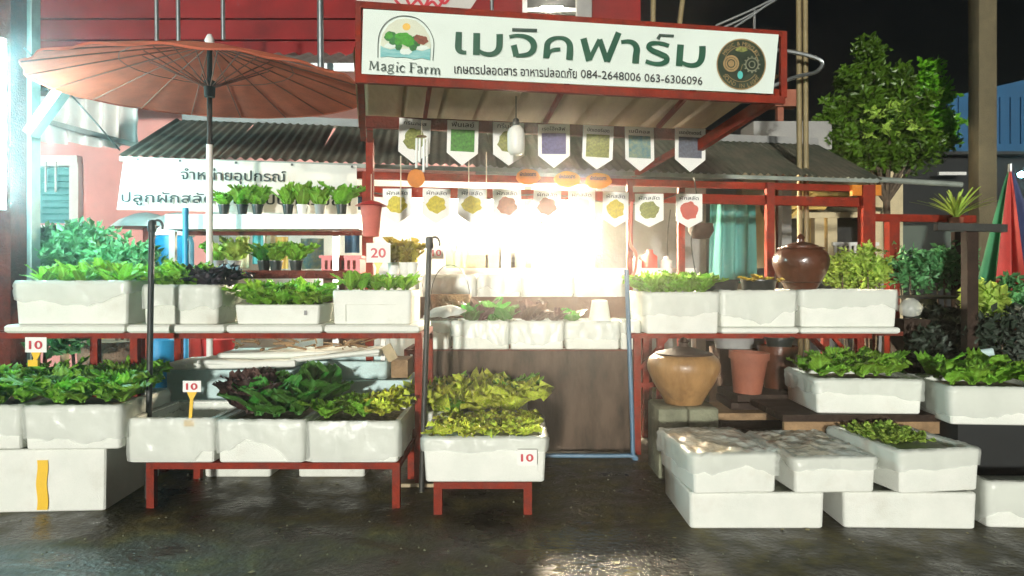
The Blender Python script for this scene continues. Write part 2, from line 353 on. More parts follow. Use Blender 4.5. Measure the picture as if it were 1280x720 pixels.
def catmull(pts, n=5):
    if len(pts) < 3: return pts
    q = [pts[0]] + list(pts) + [pts[-1]]; out = []
    for i in range(1, len(q) - 2):
        p0, p1, p2, p3 = q[i - 1:i + 3]
        for k in range(n):
            t = k / n; out.append(tuple(.5 * ((2 * b) + (-a + c) * t + (2 * a - 5 * b + 4 * c - d_) * t * t + (-a + 3 * b - 3 * c + d_) * t ** 3) for a, b, c, d_ in zip(p0, p1, p2, p3)))
    return out + [tuple(pts[-1])]
def stroke2d(pts, w):
    """flat stroke: pts (x, y) or (x, y, width)"""
    pts = [(p[0], p[1], p[2] if len(p) > 2 else w) for p in pts]; pts = catmull(pts) if len(pts) > 2 else pts
    vs = []; fs = []
    for i, p in enumerate(pts):
        a = pts[max(i - 1, 0)]; b = pts[min(i + 1, len(pts) - 1)]; dx, dy = b[0] - a[0], b[1] - a[1]; L = math.hypot(dx, dy) or 1
        nx, ny = -dy / L * p[2] / 2, dx / L * p[2] / 2; vs += [(p[0] + nx, p[1] + ny), (p[0] - nx, p[1] - ny)]
    for i in range(len(pts) - 1): fs.append((2 * i, 2 * i + 1, 2 * i + 3, 2 * i + 2))
    return vs, fs

# ------------------------------------------------------------------ ground
g = MB().box((0, 20, -.1), (120, 90, .2)); setting(part('ground', g, 'wet_concrete', None, None))

# ------------------------------------------------------------------ foam boxes
def foam_box(label, px0, px1, py0, py1, Z, depth, rz=0.0, film=.6, fill='raft', group='foam boxes', m='foam', taper=.035, drop=.03, wall=.028, seed=None, cover=False, cat='foam box', bunch=1.0, xw=None):
    x0, x1 = (X(px0, Z), X(px1, Z)) if xw is None else xw
    z1, z0 = H(py0, Z), H(py1, Z)
    return foam_box_m(label, x0, x1, z0, z1, Z, depth, rz, film, fill, group, m, taper, drop, wall, seed, cover, cat, bunch)
def foam_box_m(label, x0, x1, z0, z1, Z, depth, rz=0.0, film=.6, fill='raft', group='foam boxes', m='foam', taper=.035, drop=.03, wall=.028, seed=None, cover=False, cat='foam box', bunch=1.0):
    rs = random.Random(seed if seed is not None else label)
    w, h = x1 - x0, z1 - z0; sd = rs.random() * 50
    t = thing('foam_box', label, cat, ((x0 + x1) / 2, Z + depth / 2, z0), group, rz)
    mb = MB(); n = None; loops = []
    for zz, ins, rr in ((0, taper * w * .5 + .006, .018), (.006, taper * w * .5, .022), (h * .80, taper * w * .1, .022), (h * .81, 0, .024), (h - .006, 0, .024), (h, .006, .02), (h, wall, .016), (h - drop - .05, wall + .004, .016)):
        loops.append([(px_ + .0025 * noise.noise(Vector((px_ * 9, py_ * 9, sd + zz * 7))), py_, zz + (.002 * noise.noise(Vector((px_ * 7, py_ * 7, sd + 9))) if zz > .01 else 0)) for px_, py_ in rrect(w - 2 * ins, depth - 2 * ins, rr, 3)])
    n = len(loops[0]); vs = [p for lp in loops for p in lp]; fs = [tuple(reversed(range(n)))]
    for k in range(len(loops) - 1):
        for i in range(n): j = (i + 1) % n; fs.append((k * n + i, k * n + j, (k + 1) * n + j, (k + 1) * n + i))
    fs.append(tuple(range((len(loops) - 1) * n, len(loops) * n)))
    mb.add(vs, fs); local('box_body', mb, m, t, 30)
    if fill:
        fm = {'raft': 'raft', 'soil': 'grow_media'}[fill]
        mb = MB().grid(lambda u, v: ((u - .5) * (w - 2 * wall - .01), (v - .5) * (depth - 2 * wall - .01), h - drop + .010 * noise.noise(Vector((u * 5, v * 5, sd)))), 10, 10)
        local('growing_bed', mb, fm, t, 180)
    if film:
        film = min(1.0, film * rs.uniform(.75, 1.35)); tiltf = rs.uniform(-.28, .28); wave = rs.uniform(.15, .5)
        N = 120; per = []
        base = rrect(w, depth, .026, 3); L = [0.0]
        for i in range(len(base)): a = base[i]; b = base[(i + 1) % len(base)]; L.append(L[-1] + math.hypot(b[0] - a[0], b[1] - a[1]))
        def at(s_, grow):
            s_ = s_ % L[-1]; i = 0
            while L[i + 1] < s_: i += 1
            a = base[i]; b = base[(i + 1) % len(base)]; k = (s_ - L[i]) / max(1e-6, L[i + 1] - L[i])
            x, y = a[0] + (b[0] - a[0]) * k, a[1] + (b[1] - a[1]) * k
            ang = math.atan2(y / (depth / 2), x / (w / 2))
            nx, ny = (math.copysign(1, x), 0) if abs(x) / (w / 2) > .985 else ((0, math.copysign(1, y)) if abs(y) / (depth / 2) > .985 else (x, y))
            ln = math.hypot(nx, ny) or 1; return x + nx / ln * grow, y + ny / ln * grow
        vs = []; rows = 12
        for j in range(rows + 1):
            for i in range(N):
                s_ = L[-1] * i / N; q = i / N * 6.283
                hem = h * film * (.88 + tiltf * math.cos(q) + wave * noise.noise(Vector((math.cos(q) * 1.9, math.sin(q) * 1.9, sd))) + .10 * noise.noise(Vector((math.cos(q) * 7, math.sin(q) * 7, sd + 3))))
                hem = min(hem, h * .97)
                if j == 0: g_, z = -wall - .008, h - .045 + .02 * noise.noise(Vector((i * .5, 2, sd)))
                elif j == 1: g_, z = -wall + .002, h + .004 + .008 * bunch * abs(noise.noise(Vector((i * .55, 5, sd))))
                elif j == 2: g_, z = .003, h + .005 + .010 * bunch * abs(noise.noise(Vector((i * .45, 7, sd))))
                else:
                    k = (j - 2) / (rows - 2); z = h + .002 - hem * k
                    g_ = .005 - taper * w * .35 * min(1, (h - z) / h) * 1.0 + bunch * (.010 * abs(noise.noise(Vector((i * .13, z * 7 + i * .06, sd)))) + .003 * noise.noise(Vector((i * .45, z * 16 + i * .2, sd + 8))) + .003)
                    g_ += .006 * k
                    cn = math.exp(-max(0, .5 * w - abs(at(s_, 0)[0]) + .5 * depth - abs(at(s_, 0)[1])) / .05); g_ += bunch * cn * (1 - k) ** .6 * (.004 + .022 * abs(noise.noise(Vector((i * .9, z * 30, sd + 20)))))
                x, y = at(s_, g_); vs.append((x, y, z))
        fs = [(j * N + (i + 1) % N, j * N + i, (j + 1) * N + i, (j + 1) * N + (i + 1) % N) for j in range(rows) for i in range(N)]
        mb = MB().add(vs, fs); local('plastic_film', mb, 'film', t, 60)
    if cover:
        mb = MB().grid(lambda u, v: ((u - .5) * (w + .004), (v - .5) * (depth + .004), h + .004 + .010 * math.sin(u * math.pi) * math.sin(v * math.pi) ** .7 + .020 * noise.noise(Vector((u * 7, v * 7, sd))) + .008 * noise.noise(Vector((u * 19, v * 11, sd + 3)))), 26, 26)
        local('plastic_cover', mb, 'film_top', t, 60)
    return t

# ------------------------------------------------------------------ leaves and lettuces
def leaf_mesh(name, m, w, l, ruffle, curl, seed, stem=.25, cup=.2, nu=9, nv=10):
    rs = random.Random(seed); ph = rs.random() * 6; ph2 = rs.random() * 6
    def fn(u, v):
        s = 2 * u - 1
        wid = w * (stem + (1 - stem) * math.sin(min(1, v * .95 + .05) ** .9 * math.pi * .93) ** .75) * (1 - .0 * v) if v < 1 else w * .45
        if v < .12: wid = w * stem * .8
        x = s * wid / 2; ang = curl * v ** 1.5; y = l * (math.sin(ang) / curl if curl else v); z = l * v * math.cos(ang * .55)
        e = abs(s) ** 1.4 * v
        x += .14 * w * ruffle * e * math.sin(v * 19 + ph2 + s)
        y += ruffle * w * .24 * e * math.sin(v * 21 + s * 3 + ph) + .05 * w * math.sin(v * 13 + ph2) * (1 - abs(s)) * ruffle + cup * w * (s * s) * -.35
        z += ruffle * w * .14 * (v ** 3) * math.sin(s * 9 + ph)
        q = Vector((s * 2.2, v * 3.2, ph)); y += w * (.10 + .16 * ruffle * v) * noise.noise(q) + w * .07 * noise.noise(q * 2.7); x += w * .05 * noise.noise(q * 2 + Vector((5, 0, 0)))
        return Vector((x, y, z))
    mb = MB().grid(fn, nu, nv); return mesh(name, mb, m, 180)
LEAF = {}
def leafset(key, m, w, l, ruffle, curl, **k): LEAF[key] = [leaf_mesh('leaf', m, w * (.85 + .1 * i), l, ruffle, curl + .12 * i, key + str(i), **k) for i in range(4)]
leafset('green', 'leaf_green', .75, 1, 1.0, .9); leafset('yellow', 'leaf_yellow', .85, 1, 1.5, .9)
leafset('dark', 'leaf_dark', .95, 1, .25, .7, stem=.12); leafset('maroon', 'leaf_maroon', .9, 1, .35, .7, stem=.12)
leafset('black', 'leaf_black', .9, 1, 1.2, .9); leafset('pale', 'leaf_pale', .7, 1, 1.3, 1.0); leafset('ochre', 'leaf_ochre', .8, 1, 1.4, 1.0)
leafset('upright', 'leaf_green', .55, 1, .5, .35, stem=.3); leafset('spiky', 'leaf_pale', .10, 1, .1, .5, stem=.5)
def put_leaves(parent, kind, size, n, rs, zoff=0.0, spread=1.0, r0=.02, up=0.0):
    for i in range(n):
        k = (i + .5) / n; a = i * 2.39996 + rs.random() * .5; tilt = R(2 + 50 * k * spread - up) + rs.uniform(-.15, .15)
        sc = size * (.62 + .42 * k) * rs.uniform(.72, 1.15)
        o = bpy.data.objects.new('leaf', rs.choice(LEAF[kind])); COL.objects.link(o); o.parent = parent
        o.location = (math.cos(a) * r0 * size * k * 4, math.sin(a) * r0 * size * k * 4, zoff)
        o.rotation_euler = (Matrix.Rotation(a - math.pi / 2, 3, 'Z') @ Matrix.Rotation(-tilt + .5, 3, 'X')).to_euler()
        o.scale = (sc, sc, sc)
def lettuce(x, y, z, size, kind, label, group, n=9, spread=1.0, rs=random, up=0, name='lettuce'):
    t = thing(name, label, 'lettuce', (x, y, z), group, rs.random() * 6); put_leaves(t, kind, size, n, rs, 0, spread, up=up); return t
def row_words(i, cols, j, rows):
    r_ = '' if rows == 1 else (', front row' if j == 0 else (', back row' if j == rows - 1 else (', middle row' if rows == 3 else ', %s row' % ('second', 'third', 'fourth')[j - 1])))
    c_ = '' if cols == 1 else (' leftmost', ' second from left', ' third from left', ' fourth from left', ' rightmost')[i if i < cols - 1 else 4]
    return (r_ or ',') + c_ if (r_ or c_) else ''
def fill_tray(box, cols, rows, size, kind, label, group, n=9, jit=.25, x0=.0, x1=1., y0=0., y1=1., zoff=-.02, spread=1.0, mix=None, up=0):
    body = box.children[0]; xs = [v.co.x for v in body.data.vertices]; ys = [v.co.y for v in body.data.vertices]; h = max(v.co.z for v in body.data.vertices)
    w, d_ = max(xs) - min(xs) - .09, max(ys) - min(ys) - .09; rs = random.Random(label)
    for i in range(cols):
        for j in range(rows):
            u = x0 + (x1 - x0) * (i + .5 + rs.uniform(-jit, jit)) / cols - .5; v = y0 + (y1 - y0) * (j + .5 + rs.uniform(-jit, jit)) / rows - .5
            p = Matrix.Rotation(box.rotation_euler.z, 3, 'Z') @ Vector((u * w, v * d_, h + zoff)) + box.location
            kk, lb = (kind, label + row_words(i, cols, j, rows))
            if mix and rs.random() < mix[1]: kk = mix[0]; lb = mix[2] + row_words(i, cols, j, rows)
            lettuce(p.x, p.y, p.z, size * rs.uniform(.8, 1.2), kk, lb, group, n, spread, rs, up)

# ------------------------------------------------------------------ trees and bushes
def leafy(mb, c, rad, n, ls, rs, flat=1.0, shell=.5):
    for _ in range(n):
        a = rs.random() * 6.283; b = math.acos(rs.uniform(-1, 1)); r_ = (shell + (1 - shell) * rs.random()) 
        p = Vector(c) + Vector((rad[0] * math.sin(b) * math.cos(a), rad[1] * math.sin(b) * math.sin(a), rad[2] * math.cos(b))) * r_
        u = Vector((rs.uniform(-1, 1), rs.uniform(-1, 1), rs.uniform(-.6, .9))).normalized(); w_ = u.cross(Vector((rs.uniform(-1, 1), rs.uniform(-1, 1), rs.uniform(-1, 1)))).normalized()
        s = ls * rs.uniform(.6, 1.3); nn = u.cross(w_) * s * .15
        mb.add([p, p + u * s * .5 + w_ * s * .28 + nn, p + u * s, p + u * s * .5 - w_ * s * .28 + nn], [(0, 1, 2, 3)])
def tree(name, label, cat, base, clumps, m, ls, n, seed, trunk_r=.06, group=None):
    rs = random.Random(seed); t = thing(name, label, cat, base, group); b = Vector(base)
    tk = MB(); top = b + Vector((0, 0, (sum(c[0][2] for c in clumps) / len(clumps) - b.z) * .7))
    tk.tube([b, b.lerp(top, .5) + Vector((.03, 0, 0)), top], [trunk_r, trunk_r * .8, trunk_r * .55], 8)
    part('trunk', tk, 'bark', t, 60)
    for c, rad, *mm in clumps:
        lb = MB(); cc = Vector(c); lb.tube([top - Vector((0, 0, .1)), top.lerp(cc, .5) + Vector((0, 0, -.03)), cc], [trunk_r * .45, trunk_r * .3, trunk_r * .1], 6)
        part('limb', lb, 'bark', t, 60)
        mb = MB(); vol = rad[0] * rad[1] * rad[2]
        k = int(n * (mm[1] if len(mm) > 1 else 1))
        leafy(mb, c, rad, k, ls, rs, shell=.35)
        for _ in range(6):
            a = rs.random() * 6.28; bb = rs.uniform(-.3, 1); q = Vector((rad[0] * math.cos(a), rad[1] * math.sin(a), rad[2] * bb)) * .95
            leafy(mb, Vector(c) + q, [r_ * .34 for r_ in rad], k // 9, ls, rs, shell=.1)
        for _ in range(9):
            a = rs.random() * 6.28; bb = rs.uniform(-.5, 1.1); dr = Vector((math.cos(a), math.sin(a), bb)).normalized()
            for q in range(5): leafy(mb, Vector(c) + Vector((dr.x * rad[0], dr.y * rad[1], dr.z * rad[2])) * (.9 + .075 * q), [.035, .035, .04], 4, ls * .9, rs, shell=.1)
        o = part('crown', mb, mm[0] if mm else m, t, None); o['kind'] = 'stuff'
    return t

# ================================================================== the canopy frame: its own axes
TH = R(10.7); E1 = Vector((math.cos(TH), math.sin(TH), 0)); E2 = Vector((-math.sin(TH), math.cos(TH), 0)); S0 = Vector((-.80, 3.80, 0))
def SG(s, z, off=0.0): return S0 + E1 * s + E2 * off + Vector((0, 0, z))
def PL(px, py, off=0.0):
    tx = (px - 640) / F; Z = (S0.dot(E2) + off) / (tx * E2.x + E2.y); return P(px, py, Z)
NRM = -E2

# ------------------------------------------------------------------ buildings behind
red = thing('red_building', 'two storey red boarded building with pink ground floor behind the parasol', 'building', (-3.5, 9.5, 0))
mb = MB(); hb = 4.15
for k in range(14):
    z = hb + k * .28; b_ = MB().box((X(250, 9.5) - .6, 9.5, z + .13), (9.6, .07, .262), rx=R(-4)); part('board', b_, 'red_wall', red, None)
mb = MB().box((-4.7, 9.75, 2.0), (8.4, .3, 4.1)); part('wall', mb, 'pink_wall', red, None)
mb = MB().box((-5.2, 9.62, 5.6), (9.2, .16, 3.0)); mb.box((.75, 9.6, 5.6), (1.9, .16, 3)); part('upper_wall', mb, 'red_wall', red, None)
# slanted awning of corrugated sheet
aw = MB().grid(lambda u, v: Vector((-10.5 + 11.2 * u, 9.4 - 1.5 * v, 4.22 - .62 * v + .025 * math.sin(u * 11.2 * 2 * math.pi / .2))), 336, 2); part('awning', aw, 'eave_metal', red, 60)
mb = MB().box((-4.9, 7.88, 3.59), (11.2, .05, .09)); part('gutter', mb, 'steel', red, None)
wn = MB(); xa, xb = X(-5, 9.5), X(92, 9.5); za, zb = H(285, 9.5), H(196, 9.5)
wn.box(((xa + xb) / 2, 9.55, zb - .05), (xb - xa + .1, .12, .14)); wn.box(((xa + xb) / 2, 9.55, za), (xb - xa + .1, .12, .08)); wn.box((xb, 9.56, (za + zb) / 2), (.12, .12, zb - za - .15)); wn.box((xa, 9.56, (za + zb) / 2), (.12, .12, zb - za - .15))
win = part('window_frame', wn, 'white_paint', red, None)
for k in range(2):
    sx = xa + (xb - xa) * (k + .5) / 2; mb = MB().box((sx, 9.57, (za + zb) / 2 - .03), ((xb - xa) / 2 - .08, .04, zb - za - .2))
    for j in range(9): mb.box((sx, 9.54, za + .1 + j * .085), ((xb - xa) / 2 - .16, .03, .02), rx=R(30))
    part('shutter', mb, 'shutter', red, None)
for k in range(6): part('window_bar', MB().box((xa + .15 + k * .13, 9.48, (za + zb) / 2 + .2), (.02, .02, .4)), 'white_paint', red, None)
# upper floor dark window beside a plaster pillar
x0_, x1_ = X(655, 9), X(722, 9); mb = MB().box(((x0_ + x1_) / 2, 9.3, 5.2), (x1_ - x0_, .1, 2.2)); part('window', mb, 'dark_void', red, None)
mb = MB().box((X(656, 9.2), 9.2, 5.2), (.06, .12, 2.2)); mb.box(((x0_ + x1_) / 2, 9.2, H(14, 9.2)), (x1_ - x0_, .1, .05)); part('window_frame', mb, 'white_paint', red, None)
mb = MB().box((X(731, 9), 9.2, 5.0), (.19, .25, 3.2)); part('pillar', mb, 'grey_wall', red, None)
mb = MB().box((X(690, 9.1), 9.12, H(9.5, 9.1)), (.28, .03, .03)); part('lamp_tube', mb, 'tube_lit', red, None)

mb = MB().grid(lambda u, v: P(30 + 145 * u, 118 + 58 * v + 10 * u, 7.4) + Vector((0, .05 * math.sin(u * 42) + .04 * noise.noise(Vector((u * 5, v * 4, 1))), .04 * noise.noise(Vector((u * 6, v * 3, 4))))), 60, 12)
single('sheet_curtain', mb, 'white_paint', 'white gathered plastic sheet hanging below the awning, under the parasol rim', 'plastic sheet', smooth=180)
mb = MB().bar(P(40, 147, 7.2), P(182, 185, 7.2), .09, .05); single('sloping_rail', mb, 'eave_metal', 'greenish sloping rail holding the white gathered sheet by the pink wall', 'rail')

# warehouse with blue side
wh = thing('warehouse', 'dark warehouse with blue sheet metal gable behind the concrete pole', 'building', (9.5, 14, 0))
part('gable', MB().slab([P(1180, 192, 14), P(1184, 122, 14), P(1300, 96, 14), P(1420, 130, 14), P(1420, 192, 14)], .1), 'blue_wall', wh, None)
for k in range(18): part('seam', MB().box((X(1187 + k * 13, 13.9), 13.93, H(150, 13.9)), (.03, .04, .9 if k else .6)), 'blue_wall', wh, None)
part('wall', MB().box((X(1290, 14.1), 14.15, H(192, 14) / 2), (5.2, .2, H(192, 14))), 'dark_void', wh, None)
part('eave', MB().box((X(1290, 13.9), 13.85, H(193, 13.9)), (4.4, .25, .06)), 'black_metal', wh, None)
part('light_strip', MB().box((X(1190, 13.7), 13.7, H(217, 13.7)), (.52, .05, .06)), 'white_paint', wh, None)
tag(part('yard_lamp', MB().lathe([(.001, -.05), (.05, -.03), (.055, .02), (.001, .05)], P(1277, 218, 11), 12), 'blue_lit', None), 'small cyan lit lamp beside the closed striped parasol', 'lamp')

# cream house with railing
hs = thing('cream_house', 'cream house with gabled porch and white balustrade beyond the big lidded jar', 'building', (X(1035, 11), 11.5, 0))
part('wall', MB().box((X(1030, 11.6), 11.8, 1.5), (2.6, .3, 3.1)), 'cream', hs, None)
part('porch_roof', MB().slab([P(955, 270, 10.6), P(1100, 268, 10.6), P(1105, 262, 11.6), P(950, 258, 11.6)], .08), 'cream', hs, None)
part('gable', MB().slab([P(985, 262, 10.5), P(1002, 236, 10.5), P(1046, 236, 10.5), P(1030, 262, 10.5)], .1), 'yellow_trim', hs, None)
part('gable_board', MB().bar(P(986, 273, 10.4), P(1016, 243, 10.4), .12, .05), 'yellow_trim', hs, None)
part('gable_board', MB().bar(P(1016, 243, 10.4), P(1066, 243, 10.4), .12, .05), 'yellow_trim', hs, None)
for px in (978, 1022, 1038, 1095): part('column', MB().box((X(px, 10.7), 10.7, H(268, 10.7) / 2), (.14, .14, H(268, 10.7))), 'cream', hs, None)
part('window', MB().box((X(1060, 11.6), 11.6, H(292, 11.6)), (.42, .06, .55)), 'dark_void', hs, None)
part('window', MB().box((X(1000, 11.6), 11.6, H(296, 11.6)), (.28, .06, .62)), 'dark_void', hs, None)
for k in range(9): part('baluster', MB().box((X(1044 + k * 6.2, 10.6), 10.6, H(320, 10.6)), (.03, .03, .32)), 'white_paint', hs, None)
part('handrail', MB().box((X(1069, 10.6), 10.6, H(305, 10.6)), (.68, .06, .05)), 'white_paint', hs, None)
part('porch_floor', MB().box((X(1030, 10.9), 11.0, H(335, 10.9) / 2), (1.8, 1.0, H(335, 10.9))), 'grey_wall', hs, None)
part('porch_light', MB().lathe([(.001, -.05), (.07, -.03), (.07, .02), (.001, .04)], P(1030, 280, 10.9), 12), 'porch_lit', hs, 60)
mb = MB().box((X(985, 8.9), 9.0, H(170, 8.9) - .02), (.95, .5, .34)); mb.box((X(985, 8.9), 9.0, 1.28), (.12, .12, 2.56)); single('roof_tank', mb, 'grey_wall', 'pale grey block standing above the old stall roof by the thin twin poles', 'tank')
mb = MB().box((X(978, 9.5), 9.6, H(122, 9.5)), (.42, .2, .22)); mb.box((X(978, 9.5), 9.6, H(122, 9.5) / 2), (.08, .08, H(122, 9.5))); single('chimney_box', mb, 'terracotta', 'small red brown box above the grey block behind the sign edge', 'box')

# concrete pole
mb = MB().tube([(X(1228, 8), 8, 0), (X(1228, 8), 8, 5.2)], [.155, .125], 4); mb.v = [Matrix.Rotation(0, 3, 'Z') @ v for v in mb.v]
pole = MB().box((X(1228, 8), 8, 2.6), (.205, .2, 5.2), b=.02); single('utility_pole', pole, 'pole_concrete', 'tall square concrete utility pole rising behind the closed parasol', 'pole')
# tree
tx, ty = X(1108, 9), 9.0
tree('round_tree', 'bushy dark green tree with glossy leaves and side coloured as lit behind the stall roof', 'tree', (tx, ty, 0),
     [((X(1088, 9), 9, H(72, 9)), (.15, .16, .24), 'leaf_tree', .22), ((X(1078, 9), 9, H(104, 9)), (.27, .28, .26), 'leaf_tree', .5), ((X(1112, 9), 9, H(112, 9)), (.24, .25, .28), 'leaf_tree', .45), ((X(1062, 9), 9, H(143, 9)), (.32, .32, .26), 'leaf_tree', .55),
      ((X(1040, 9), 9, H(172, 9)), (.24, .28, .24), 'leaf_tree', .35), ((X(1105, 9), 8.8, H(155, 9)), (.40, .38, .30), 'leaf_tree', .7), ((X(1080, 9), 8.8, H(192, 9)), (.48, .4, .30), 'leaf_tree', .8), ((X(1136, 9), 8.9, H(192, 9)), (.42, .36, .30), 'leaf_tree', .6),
      ((X(1163, 9), 9, H(98, 9)), (.11, .14, .22), 'leaf_painted_lit', .14), ((X(1162, 9), 9, H(130, 9)), (.22, .24, .26), 'leaf_painted_lit', .32), ((X(1168, 9), 8.9, H(168, 9)), (.24, .26, .30), 'leaf_painted_lit', .32), ((X(1092, 9), 8.6, H(165, 9)), (.3, .2, .3), 'leaf_pale', .04)], 'leaf_tree', .09, 950, 5, .07)

# ------------------------------------------------------------------ thin poles and wires above
def rod(label, a, b, r, m, cat='pole', name='thin_pole', group=None): 
    return single(name, MB().tube([a, b], r, 8), m, label, cat, group, 60)
for px, yb, m, lb in ((195, 52, 'steel', 'pale thin pole nearest the parasol edge against the red boards'), (222, 52, 'steel', 'second pale thin pole in front of the red boards'), (278, 50, 'steel', 'pale thin pole beside the parasol finial'), (400, 92, 'steel', 'grey pole hanging down between parasol and sign frame'), (614, 20, 'steel', 'thin pale wire pole above the green sign lettering')):
    zt = 5.4; rod(lb, P(px, -40, 7.6), P(px + 1, yb, 7.6), .022 if px != 400 else .035, m)
rod('straight bamboo pole rising above the sign', P(817, -40, 6.2), P(816, 60, 6.2), .022, 'bamboo')
rod('leaning bamboo pole rising above the sign', P(858, -40, 6.2), P(846, 60, 6.2), .022, 'bamboo')
for px, lb in ((998, 'paler twin pole on the side of the sign'), (1006, 'taller twin pole on the side of the tree')):
    rod('tall rusty ' + lb, P(px, -60, 7.0), Vector((X(px + 3, 7.0), 7.0, 0)), .026, 'bamboo')
pts = [P(x, y, 6.8) for x, y in catmull([(960, 62), (985, 64), (1012, 70), (1028, 78), (1020, 90), (995, 96), (965, 108)])]
single('metal_hoop', MB().tube(pts, .02, 6), 'steel', 'bent metal hoop round the twin poles at the sign end', 'hoop', smooth=60)
wb = MB()
for a, b in (((895, 32), (975, -5)), ((905, 34), (950, 12)), ((950, 12), (985, -12)), ((943, 12), (943, 38)), ((918, 34), (960, 5))): wb.tube([P(*a, 6.5), P((a[0] + b[0]) / 2, (a[1] + b[1]) / 2 + 1, 6.5), P(*b, 6.5)], .012, 6)
single('twig_bundle', wb, 'steel', 'pale bare twigs sticking up behind the sign end', 'twigs', smooth=60)
rod('green plant support rail reaching past the stall eave', P(1060, 222, 7.5), P(1202, 231, 7.5), .03, 'eave_metal', 'rail', 'eave_rail')

# ------------------------------------------------------------------ canopy: frame, sheets
cf = thing('canopy_frame', 'red painted steel canopy frame that carries the shop sign', 'canopy', SG(1.2, 0, .5))
def cbar(n, a, b, w, h=None, m='red_paint'): return part(n, MB().bar(a, b, w, h), m, cf, None)
cbar('post', SG(.04, 0, 1.30), SG(.04, 2.26, 1.30), .05); cbar('side_rail', SG(.04, 2.265, .93), SG(.04, 2.20, 2.2), .04); cbar('side_rail', SG(2.33, 2.265, .93), SG(2.33, 2.20, 2.2), .04)
cbar('beam', SG(-.03, 2.295, .93), SG(2.45, 2.295, .93), .045, .075, 'red_rust')
cbar('brace', SG(0, 2.33, .02), SG(.0, 2.19, .92), .035, .05); cbar('brace', SG(2.43, 2.36, .03), SG(2.32, 2.20, .92), .045, .075)
cbar('sign_rail', SG(-.02, 2.715, .02), SG(2.46, 2.715, .02), .035, .035); cbar('sign_rail', SG(-.02, 2.325, .02), SG(2.46, 2.325, .02), .035, .045)
cbar('sign_post', SG(-.01, 2.30, .018), SG(-.01, 2.73, .018), .03); cbar('sign_post', SG(2.455, 2.34, .018), SG(2.455, 2.73, .018), .035)
for k in range(3): cbar('rafter', SG(.4 + .82 * k, 2.52, .05), SG(.4 + .82 * k, 2.34, .93), .025, .03)
rs = random.Random(3)
for k in range(10):
    w_ = .262; s0 = -.04 + k * .25
    def fn(u, v, s0=s0, dz=rs.uniform(0, .006)):
        q = u * w_; prof = .035 if (.0 <= u <= .16) else (0 if u > .24 else .035 * (1 - (u - .16) / .08)); prof = prof if u > .03 else .035 * u / .03
        return SG(s0 + q, 2.475 - .13 * v + prof + dz + .0015 * k % 2, .06 + 1.25 * v)
    part('roof_sheet', MB().grid(fn, 26, 6), 'roof_sheet', cf, 40)

# ------------------------------------------------------------------ sign banner
def cloth(s0, s1, z0, z1, off, amp, seed, nx=80, nz=14):
    def fn(u, v):
        p = SG(s0 + (s1 - s0) * u, z0 + (z1 - z0) * v, off); e = math.sin(v * math.pi)
        return p + NRM * amp * (noise.noise(Vector((u * 6, v * 1.5, seed))) * e + .5 * noise.noise(Vector((u * 16, v * 3, seed))) * (.3 + e)) + Vector((0, 0, .006 * noise.noise(Vector((u * 12, seed, 0))) * (1 if v > .5 else -1)))
    return MB().grid(fn, nx, nz)
pA, pB, pC, pD = PL(454, 12), PL(972, 44), PL(965, 118), PL(452, 93)
sb = thing('shop_sign', 'long white cloth shop sign with green Thai lettering and two round logos', 'sign', SG(1.2, 2.34, -.01))
def fn(u, v):
    a = pD.lerp(pC, u); b = pA.lerp(pB, u); p = a.lerp(b, v)
    return p + NRM * (.012 + .004 * noise.noise(Vector((u * 9, v * 1.6, 3))) * math.sin(v * 3.14))
part('cloth', MB().grid(fn, 90, 14), 'sign_cloth', sb, 180)
def sm(pts, off=-.020): return [PL(x, y, off) for x, y in pts]
def sign_strokes(strokes, m, ox, oy, k, off=-.020, name='lettering'):
    mb = MB()
    for i, (w_, pts) in enumerate(strokes):
        vs, fs = stroke2d(pts, w_); mb.add(sm([(ox + x * k, oy + y * k) for x, y in vs], off - .00025 * i), fs)
    return part(name, mb, m, sb, None)
K = 170 / 1280
A1 = dict(ox=560, oy=25, k=K); A2 = dict(ox=720, oy=30, k=K)
sign_strokes([(58, [(102, 112), (98, 200, 62), (97, 262, 62), (112, 292, 50), (140, 304, 38), (172, 306, 36)])], 'sign_green', **A1)
sign_strokes([(64, [(270, 122), (266, 329)]), (40, [(286, 285, 30), (330, 312, 40), (390, 324, 44), (445, 308, 52), (478, 268, 60), (486, 200, 62), (486, 132, 62)])], 'sign_green', **A1)
sign_strokes([(30, [(603, 90), (838, 98)])], 'sign_dark', **A1)
sign_strokes([(50, [(577, 158, 34), (650, 146, 34), (730, 158, 44), (785, 190, 56), (809, 240, 62), (795, 290, 56), (745, 325, 44), (640, 336, 32)]), (58, [(618, 235), (643, 340)])], 'sign_green', **A1)
sign_strokes([(60, [(924, 358, 60), (930, 280, 60), (940, 215, 54), (985, 178, 42), (1045, 166, 34), (1105, 180, 44), (1143, 225, 58), (1148, 300, 64), (1142, 375, 64)]), (36, [(945, 345, 20), (960, 300, 30), (1000, 280, 36), (1058, 276, 36)])], 'sign_green', **A1)
sign_strokes([(62, [(70, 135), (125, 346)]), (42, [(130, 330), (222, 145)]), (52, [(222, 145), (292, 350)]), (58, [(292, 352), (402, 80)])], 'sign_green', **A2)
sign_strokes([(50, [(425, 170, 36), (495, 164, 40), (548, 185, 52), (572, 235, 62), (566, 300, 64), (560, 370, 66)])], 'sign_green', **A2)
sign_strokes([(44, [(876, 205, 36), (820, 186, 36), (755, 178, 38), (700, 188, 44), (685, 218, 48), (720, 250, 50), (790, 280, 52), (846, 310, 54), (852, 348, 52), (800, 374, 44), (730, 372, 38), (656, 350, 38)])], 'sign_green', **A2)
sign_strokes([(30, [(772, 142, 34), (788, 108, 28)]), (24, [(780, 104), (922, 112)])], 'sign_dark', **A2)
